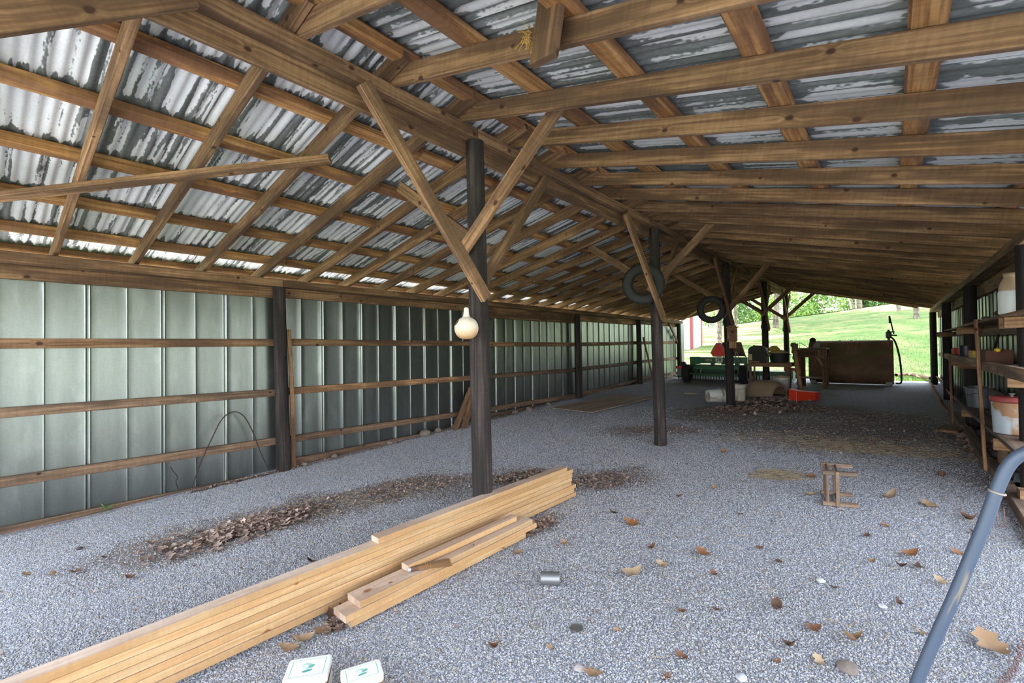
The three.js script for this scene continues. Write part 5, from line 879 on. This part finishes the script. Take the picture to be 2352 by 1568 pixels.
{
  const frac = (U, V) => Math.hypot(U, V);
  const stone = new THREE.IcosahedronGeometry(1, 0); { const p = stone.attributes.position; for (let i = 0; i < p.count; i++) { const x = p.getX(i), y = p.getY(i), z = p.getZ(i), k = 0.8 + 0.4 * noise(x * 2.1 + 7, y * 2.3 + z * 1.7 + 9); p.setXYZ(i, x * k, y * k * 0.6, z * k * 0.82); } stone.computeVertexNormals(); }
  scatter('loose_gravel', stone, new THREE.MeshStandardMaterial({ roughness: 0.9 }), 'loose crushed grey gravel chips covering the barn floor', 'gravel', 300000, (d, c) => {
    const t = rnd(), U = -0.5 + 11 * Math.pow(t, 2.0), V = rr(-6.0, 1.0); if (rnd() < step(5, 10.5, U)) return false;
    const z = U * 0.769 - V * 0.639, x = U * 0.639 + V * 0.769; if (z < 0.9 || Math.abs(x) > z * 1.18) return false; if (dirtAt(U, V) * 0.85 > rnd()) return false;
    d.position.copy(P(U, V, floorY(U, V) + 0.02 * (noise(U * 1.3 + 20, V * 1.3 + 20) - 0.5) - 0.011)); d.rotation.set(rr(-0.6, 0.6), rr(0, 6.3), rr(-0.6, 0.6)); const s = rr(0.0032, 0.0070); d.scale.set(s * rr(0.8, 1.3), s, s);
    const g = Math.pow(rnd(), 0.9), b = 0.25 + 0.27 * g, w = rnd(); c.setRGB(b * (w < 0.2 ? 1.08 : 0.97), b * (w < 0.2 ? 1.0 : 1.0), b * (w < 0.2 ? 0.86 : 1.08)); return true;
  });
  const lm = new THREE.MeshStandardMaterial({ roughness: 0.85, side: THREE.DoubleSide });
  const litter = (name, label, n, geo, spots, smin, smax, pale) => scatter(name, geo, lm, label, 'leaf litter', n, (d, c) => {
    const [a, b, w, pw] = spots[Math.floor(rnd() * spots.length)], t = rnd(), ang = rr(0, 6.283), r = w * Math.pow(rnd(), pw ?? 0.6), U = mix(a.U, b.U, t) + Math.cos(ang) * r, V = mix(a.V, b.V, t) + Math.sin(ang) * r; if (V < -6 || V > 1.02) return false;
    d.position.copy(P(U, V, floorY(U, V) + rr(-0.004, 0.012))); d.rotation.set(rr(-0.4, 0.4), rr(0, 6.3), rr(-0.4, 0.4)); const sz = mix(smin, smax, Math.pow(rnd(), 1.4)); d.scale.set(sz, sz * 0.75, sz * rr(0.7, 1.1));
    const q = pick([[0.24, 0.16, 0.115], [0.32, 0.23, 0.18], [0.18, 0.12, 0.09], [0.42, 0.33, 0.27], [0.28, 0.2, 0.17]]), k = rr(0.75, 1.25) * (pale && rnd() < 0.12 ? 1.7 : 1); c.setRGB(q[0] * k, q[1] * k, q[2] * k); return true;
  });
  const S = (a, b, w, pw) => [onFloor(...a), onFloor(...b), w, pw];
  litter('leaf_litter', 'drift of crumpled brown leaves beside the left wheel track', 900, leafKinds[2], [S([370, 1265], [640, 1200], 0.3), S([480, 1235], [610, 1200], 0.16), S([560, 1210], [700, 1175], 0.25)], 0.03, 0.095, true);
  litter('leaf_litter_001', 'thin trail of leaf crumbs running back to the gourd pole', 1100, leafKinds[1], [S([660, 1180], [1000, 1105], 0.34), S([850, 1130], [1200, 1085], 0.3)], 0.02, 0.05, false);
  litter('leaf_litter_002', 'dark leaf drift gathered behind the lumber stack', 900, leafKinds[0], [S([1140, 1105], [1250, 1085], 0.2), S([1330, 1110], [1440, 1095], 0.28)], 0.03, 0.065, false);
  litter('leaf_litter_003', 'leaf clump caught between the two lumber stacks', 320, leafKinds[2], [S([1205, 1225], [1260, 1200], 0.1), S([760, 1440], [800, 1425], 0.06)], 0.03, 0.06, false);
  litter('leaf_litter_004', 'deep leaf pile around the dome shelter', 2000, leafKinds[2], [S([1700, 925], [1850, 918], 0.3), S([1660, 945], [1840, 935], 0.5), S([1750, 918], [1800, 915], 0.2)], 0.05, 0.11, false);
  litter('leaf_litter_005', 'scattered leaf crumbs across the middle of the barn floor', 1900, leafKinds[1], [S([1430, 990], [1570, 985], 0.4), S([1600, 960], [2150, 960], 0.9), S([1800, 985], [2180, 1000], 0.8), S([1700, 1010], [2100, 1030], 0.7)], 0.02, 0.055, false);
  litter('leaf_litter_006', 'leaves heaped under the right shelves', 1300, leafKinds[2], [S([2200, 985], [2330, 1090], 0.2), S([2255, 1000], [2345, 1060], 0.16)], 0.04, 0.1, false);
  litter('leaf_litter_007', 'leaf crumbs gathered along the foot of the left wall', 700, leafKinds[1], [[{ U: 2.3, V: -5.99 }, { U: 8, V: -5.99 }, 0.08], [{ U: 1.6, V: -6 }, { U: 2.7, V: -6 }, 0.06]], 0.025, 0.06, false);
  litter('leaf_litter_008', 'thin sprinkling of leaf bits over the foreground gravel', 750, leafKinds[1], [[{ U: 1.5, V: -5 }, { U: 6, V: -0.2 }, 2.4, 0.5]], 0.012, 0.035, false);
  const straw = new THREE.BoxGeometry(1, 0.02, 0.022), S2 = [S([1650, 950], [2150, 960], 0.8), S([1700, 1000], [2200, 1030], 0.6), S([1850, 1020], [2200, 1045], 0.35), S([1750, 1090], [1825, 1090], 0.2), S([450, 1220], [1000, 1110], 0.35), [{ U: 1.5, V: -5 }, { U: 6, V: -0.3 }, 2.5]];
  scatter('straw_bits', straw, new THREE.MeshStandardMaterial({ roughness: 0.9 }), 'loose straw strands strewn over the barn floor', 'straw', 4200, (d, c) => {
    const spots = [S2[0], S2[1], S2[1], S2[2], S2[2], S2[3], S2[4], S2[5]], [a, b, w] = spots[Math.floor(rnd() * spots.length)], t = rnd(), ang = rr(0, 6.283), r = w * Math.sqrt(rnd()), U = mix(a.U, b.U, t) + Math.cos(ang) * r, V = mix(a.V, b.V, t) + Math.sin(ang) * r; if (V < -6 || V > 0.8 || U < 0.5) return false;
    d.position.copy(P(U, V, floorY(U, V) + rr(0, 0.008))); d.rotation.set(0, rr(0, 6.3), rr(-0.06, 0.06)); d.scale.set(rr(0.03, 0.12), 0.08, 0.11); const k = rr(0.7, 1.2); c.setRGB(0.46 * k, 0.36 * k, 0.22 * k); return true;
  });
}
// ---------------------------------------------------------------- outdoors
{
  const barkTex = texture(256, 256, (x, y) => { const n = noise(x * 24, y * 8, 24, 8), m = fbm(x, y, 10, 10, 4); const q = 84 + 70 * n + 40 * (m - 0.5); return [q, q * 0.92, q * 0.82]; });
  const bark = new THREE.MeshStandardMaterial({ map: barkTex, roughness: 0.95 });
  const leafMats = [[86, 122, 44], [112, 142, 62], [70, 104, 46]].map((c) => new THREE.MeshPhysicalMaterial({ color: new THREE.Color(`rgb(${c})`), roughness: 0.9, transmission: 0.35, thickness: 0, side: THREE.DoubleSide }));
  function crownGeo(rx, ry, n, s) {
    const pos = [], nor = [];
    const v = new THREE.Vector3(), a = new THREE.Vector3(), b = new THREE.Vector3(), e = new THREE.Vector3();
    const blobs = [...Array(9)].map(() => [rr(-0.6, 0.6), rr(-0.6, 0.6), rr(-0.6, 0.6), rr(0.32, 0.55)]);
    for (let i = 0; i < n; i++) {
      const q = pick(blobs), th = rr(0, 6.283), ph = Math.acos(rr(-1, 1)), r = q[3] * Math.pow(rnd(), 0.4);
      v.set((q[0] + r * Math.sin(ph) * Math.cos(th)) * rx, (q[1] + r * Math.cos(ph)) * ry, (q[2] + r * Math.sin(ph) * Math.sin(th)) * rx);
      a.set(rr(-1, 1), rr(-1, 1), rr(-1, 1)).normalize(); b.set(rr(-1, 1), rr(-1, 1), rr(-1, 1)).normalize().cross(a).normalize(); const k = s * rr(0.6, 1.3);
      const P4 = [v.clone().addScaledVector(a, -k), v.clone().addScaledVector(b, -k * 0.45), v.clone().addScaledVector(a, k), v.clone().addScaledVector(b, k * 0.45)]; e.crossVectors(a, b);
      for (const j of [0, 1, 2, 0, 2, 3]) { pos.push(P4[j].x, P4[j].y, P4[j].z); nor.push(e.x, e.y, e.z); }
    }
    const g = new THREE.BufferGeometry(); g.setAttribute('position', new THREE.Float32BufferAttribute(pos, 3)); g.setAttribute('normal', new THREE.Float32BufferAttribute(nor, 3)); return g;
  }
  function tree(label, q, r, h, crown, cy, n, mat, group, lean = 0) {
    const t = thing('lawn_tree', label, 'tree', P(q.U, q.V, q.y - 0.1), group);
    pole('trunk', P(q.U, q.V, q.y - 0.35), P(q.U + 0.1, q.V + lean, q.y + h), r, r * 0.7, bark, t, 14, 10);
    const c = mesh('crown', crownGeo(crown, crown * 0.75, n, 0.23), leafMats[mat], t); c.position.set(lean, cy, 0);
    for (let i = 0; i < 4; i++) { const a = i * 1.6 + rnd(); pole('limb', P(q.U, q.V + lean * 0.8, q.y + h * 0.8), P(q.U + Math.sin(a) * crown * 0.6, q.V + Math.cos(a) * crown * 0.6 + lean, q.y + cy + rr(-0.3, 0.6)), r * 0.4, r * 0.12, bark, t, 8, 4); }
    return t;
  }
  const trunk = (px, py, w) => { const q = onLawn(px, py); return [q, w / 1045 * q.d * 0.5]; };
  const list = [[1651, 790, 15, 'pale trunked lawn tree standing closest behind the red triangle sign', 5.5, 4.2, 6.4, 1, 0], [1688, 741, 11, 'dark trunked tree by the driveway, in line with the birdhouse pole', 7, 5, 8, 2, 0], [1781, 752, 13, 'grey lawn tree between the last two centre poles', 6, 4.6, 7.5, 0, 0.3], [2105, 731, 11, 'mottled trunked tree on the hill, nearer the right corner pole', 5, 4, 7, 1, 0], [2064, 714, 9, 'slim tree on the hill crest above the pump', 5.5, 3.6, 7.2, 0, 0], [1974, 706, 14, 'thick dark trunked tree on the hill crest above the tank', 6, 5, 8, 2, -0.3], [1961, 706, 8, 'thin leaning tree beside the thick dark trunk on the crest', 4.5, 3, 6.5, 0, -0.8]];
  for (const [px, py, w, label, h, cr, cy, mat, lean] of list) { const [q, r] = trunk(px, py, w); tree(label, q, r, h, cr, cy, 2600, mat, 'trees on the lawn', lean); }
  // trees left of the frame whose crowns dapple the lawn
  const off = [[23.5, -11.5, 10], [28, -12.2, 13], [31, -14.5, 16], [34, -13.4, 12], [38, -15.2, 15], [42, -16, 12], [46, -17.6, 15], [51, -19.5, 13], [26, -16.5, 14], [33, -11.6, 9], [37, -12.6, 18], [41, -13.8, 9.5], [45, -15, 19], [48, -16, 10], [40, -18, 20]];
  off.forEach(([U, V, h], i) => tree(`tall shade tree left of the lawn, ${['broadest', 'leaning', 'loftiest', 'lower', 'dense', 'open', 'slender', 'furthest', 'shed-side', 'low spreading', 'towering', 'bushy', 'narrow towering', 'rounded', 'highest'][i]} of its row`, { U, V, y: lawnY(U, V) }, 0.26, h * 0.85, 4.4, h, 3000, i % 3, 'shade trees left of the lawn'));
  // leafy bank behind the driveway and along the crest
  const bushWords = ['dark green', 'light green', 'olive green'];
  for (let i = 0; i < 10; i++) {
    const px = 1575 + i * 52, crest = px < 1850 ? mix(745, 728, clamp((px - 1600) / 250)) : 706, r = rayOf(px, crest), d = 62 + 8 * (i % 2), U = -r.z * d, V = r.x * d, y = lawnY(U, V);
    const t = thing('bank_bush', `${bushWords[i % 3]} leafy bush ${px < 1850 ? 'behind the pale driveway' : 'behind the hill crest'}, ${i % 2 ? 'set further back' : 'in the front row'}`, 'bush', P(U, V, y), 'leafy bank beyond the lawn'), R = rr(3.2, 4.6);
    mesh('foliage', crownGeo(R, R * (px > 1960 ? 0.7 : 1.1), 1700, 0.26), leafMats[i % 3], t).position.y = R * 0.75; pole('stem', P(U, V, y - 0.2), P(U, V, y + R * 0.7), 0.12, 0.06, bark, t, 8, 3);
  }
  // driveway strip
  {
    const pos = [], idx = []; for (let i = 0; i <= 40; i++) { const V = -32 + i * 0.9, U = 51 + 0.1 * (V + 20); for (const s of [0, 2.6]) pos.push(V, lawnY(U + s, V) + 0.06, -(U + s)); }
    for (let i = 0; i < 40; i++) idx.push(i * 2, i * 2 + 2, i * 2 + 1, i * 2 + 1, i * 2 + 2, i * 2 + 3);
    const g = new THREE.BufferGeometry(); g.setAttribute('position', new THREE.Float32BufferAttribute(pos, 3)); g.setIndex(idx); g.computeVertexNormals(); const m = mesh('driveway', g, std(186, 180, 168, 0.95, 0, { side: THREE.DoubleSide }), scene); tag(m, 'pale gravel driveway crossing behind the lawn', null, null, 'structure');
  }
  // white shed with red trim
  {
    const q = onY(1591, 834, 0.5), U = q.U, DP = 1.8, V1 = q.V, V0 = V1 - 6.5, y0 = 0.42, H = 3.6, t = thing('white_shed', 'white lap-sided shed with red corner boards beyond the metal wall', 'shed', P(U, (V0 + V1) / 2, y0));
    const s = new THREE.Shape(); s.moveTo(0, 0); for (let k = 0; k < 28; k++) { s.lineTo(0.026, k * 0.13); s.lineTo(0.004, (k + 1) * 0.13); } s.lineTo(-0.1, 28 * 0.13); s.lineTo(-0.1, 0);
    const wallG = (L) => { const g = new THREE.ExtrudeGeometry(s, { depth: L, bevelEnabled: false }); return g; };
    const white = std(176, 182, 194, 0.6), red = std(150, 52, 56, 0.6);
    const f = mesh('siding', wallG(V1 - V0), white, t); f.rotation.y = -Math.PI / 2; f.position.set((V1 - V0) / 2, 0, 0); 
    const e = mesh('siding', wallG(DP), white, t); e.position.set((V1 - V0) / 2, 0, -DP);
    box('corner_board', U - 0.05, U + 0.06, V1 - 0.12, V1 + 0.04, y0, y0 + H, red, t, 2); box('corner_board', U + DP - 0.1, U + DP + 0.04, V1 - 0.06, V1 + 0.045, y0, y0 + H, red, t, 2);
    box('back_wall', U + DP, U + DP + 0.06, V0, V1 - 0.1, y0, y0 + H, white, t, 1);
    box('roof_slab', U - 0.4, U + DP + 0.4, V0 - 0.3, V1 + 0.4, y0 + H, y0 + H + 0.12, std(128, 122, 118, 0.9), t, 0);
  }
  // grass tufts near the barn end
  const blade = new THREE.ConeGeometry(0.007, 1, 3, 1, true); blade.translate(0, 0.5, 0);
  scatter('grass_blades', blade, new THREE.MeshStandardMaterial({ roughness: 0.9, side: THREE.DoubleSide }), 'green grass blades growing along the open end of the barn', 'grass', 26000, (d, c) => {
    const U = 18.1 + 14 * Math.pow(rnd(), 2), V = rr(-9, 3); d.position.copy(P(U, V, lawnY(U, V) - 0.01)); d.rotation.set(rr(-0.5, 0.5), rr(0, 6.3), rr(-0.5, 0.5)); const h = rr(0.05, 0.14); d.scale.set(1, h, 1); const k = rr(0.7, 1.3); c.setRGB(0.13 * k, 0.24 * k, 0.05 * k); return true;
  });
}
renderer.render(scene, camera);
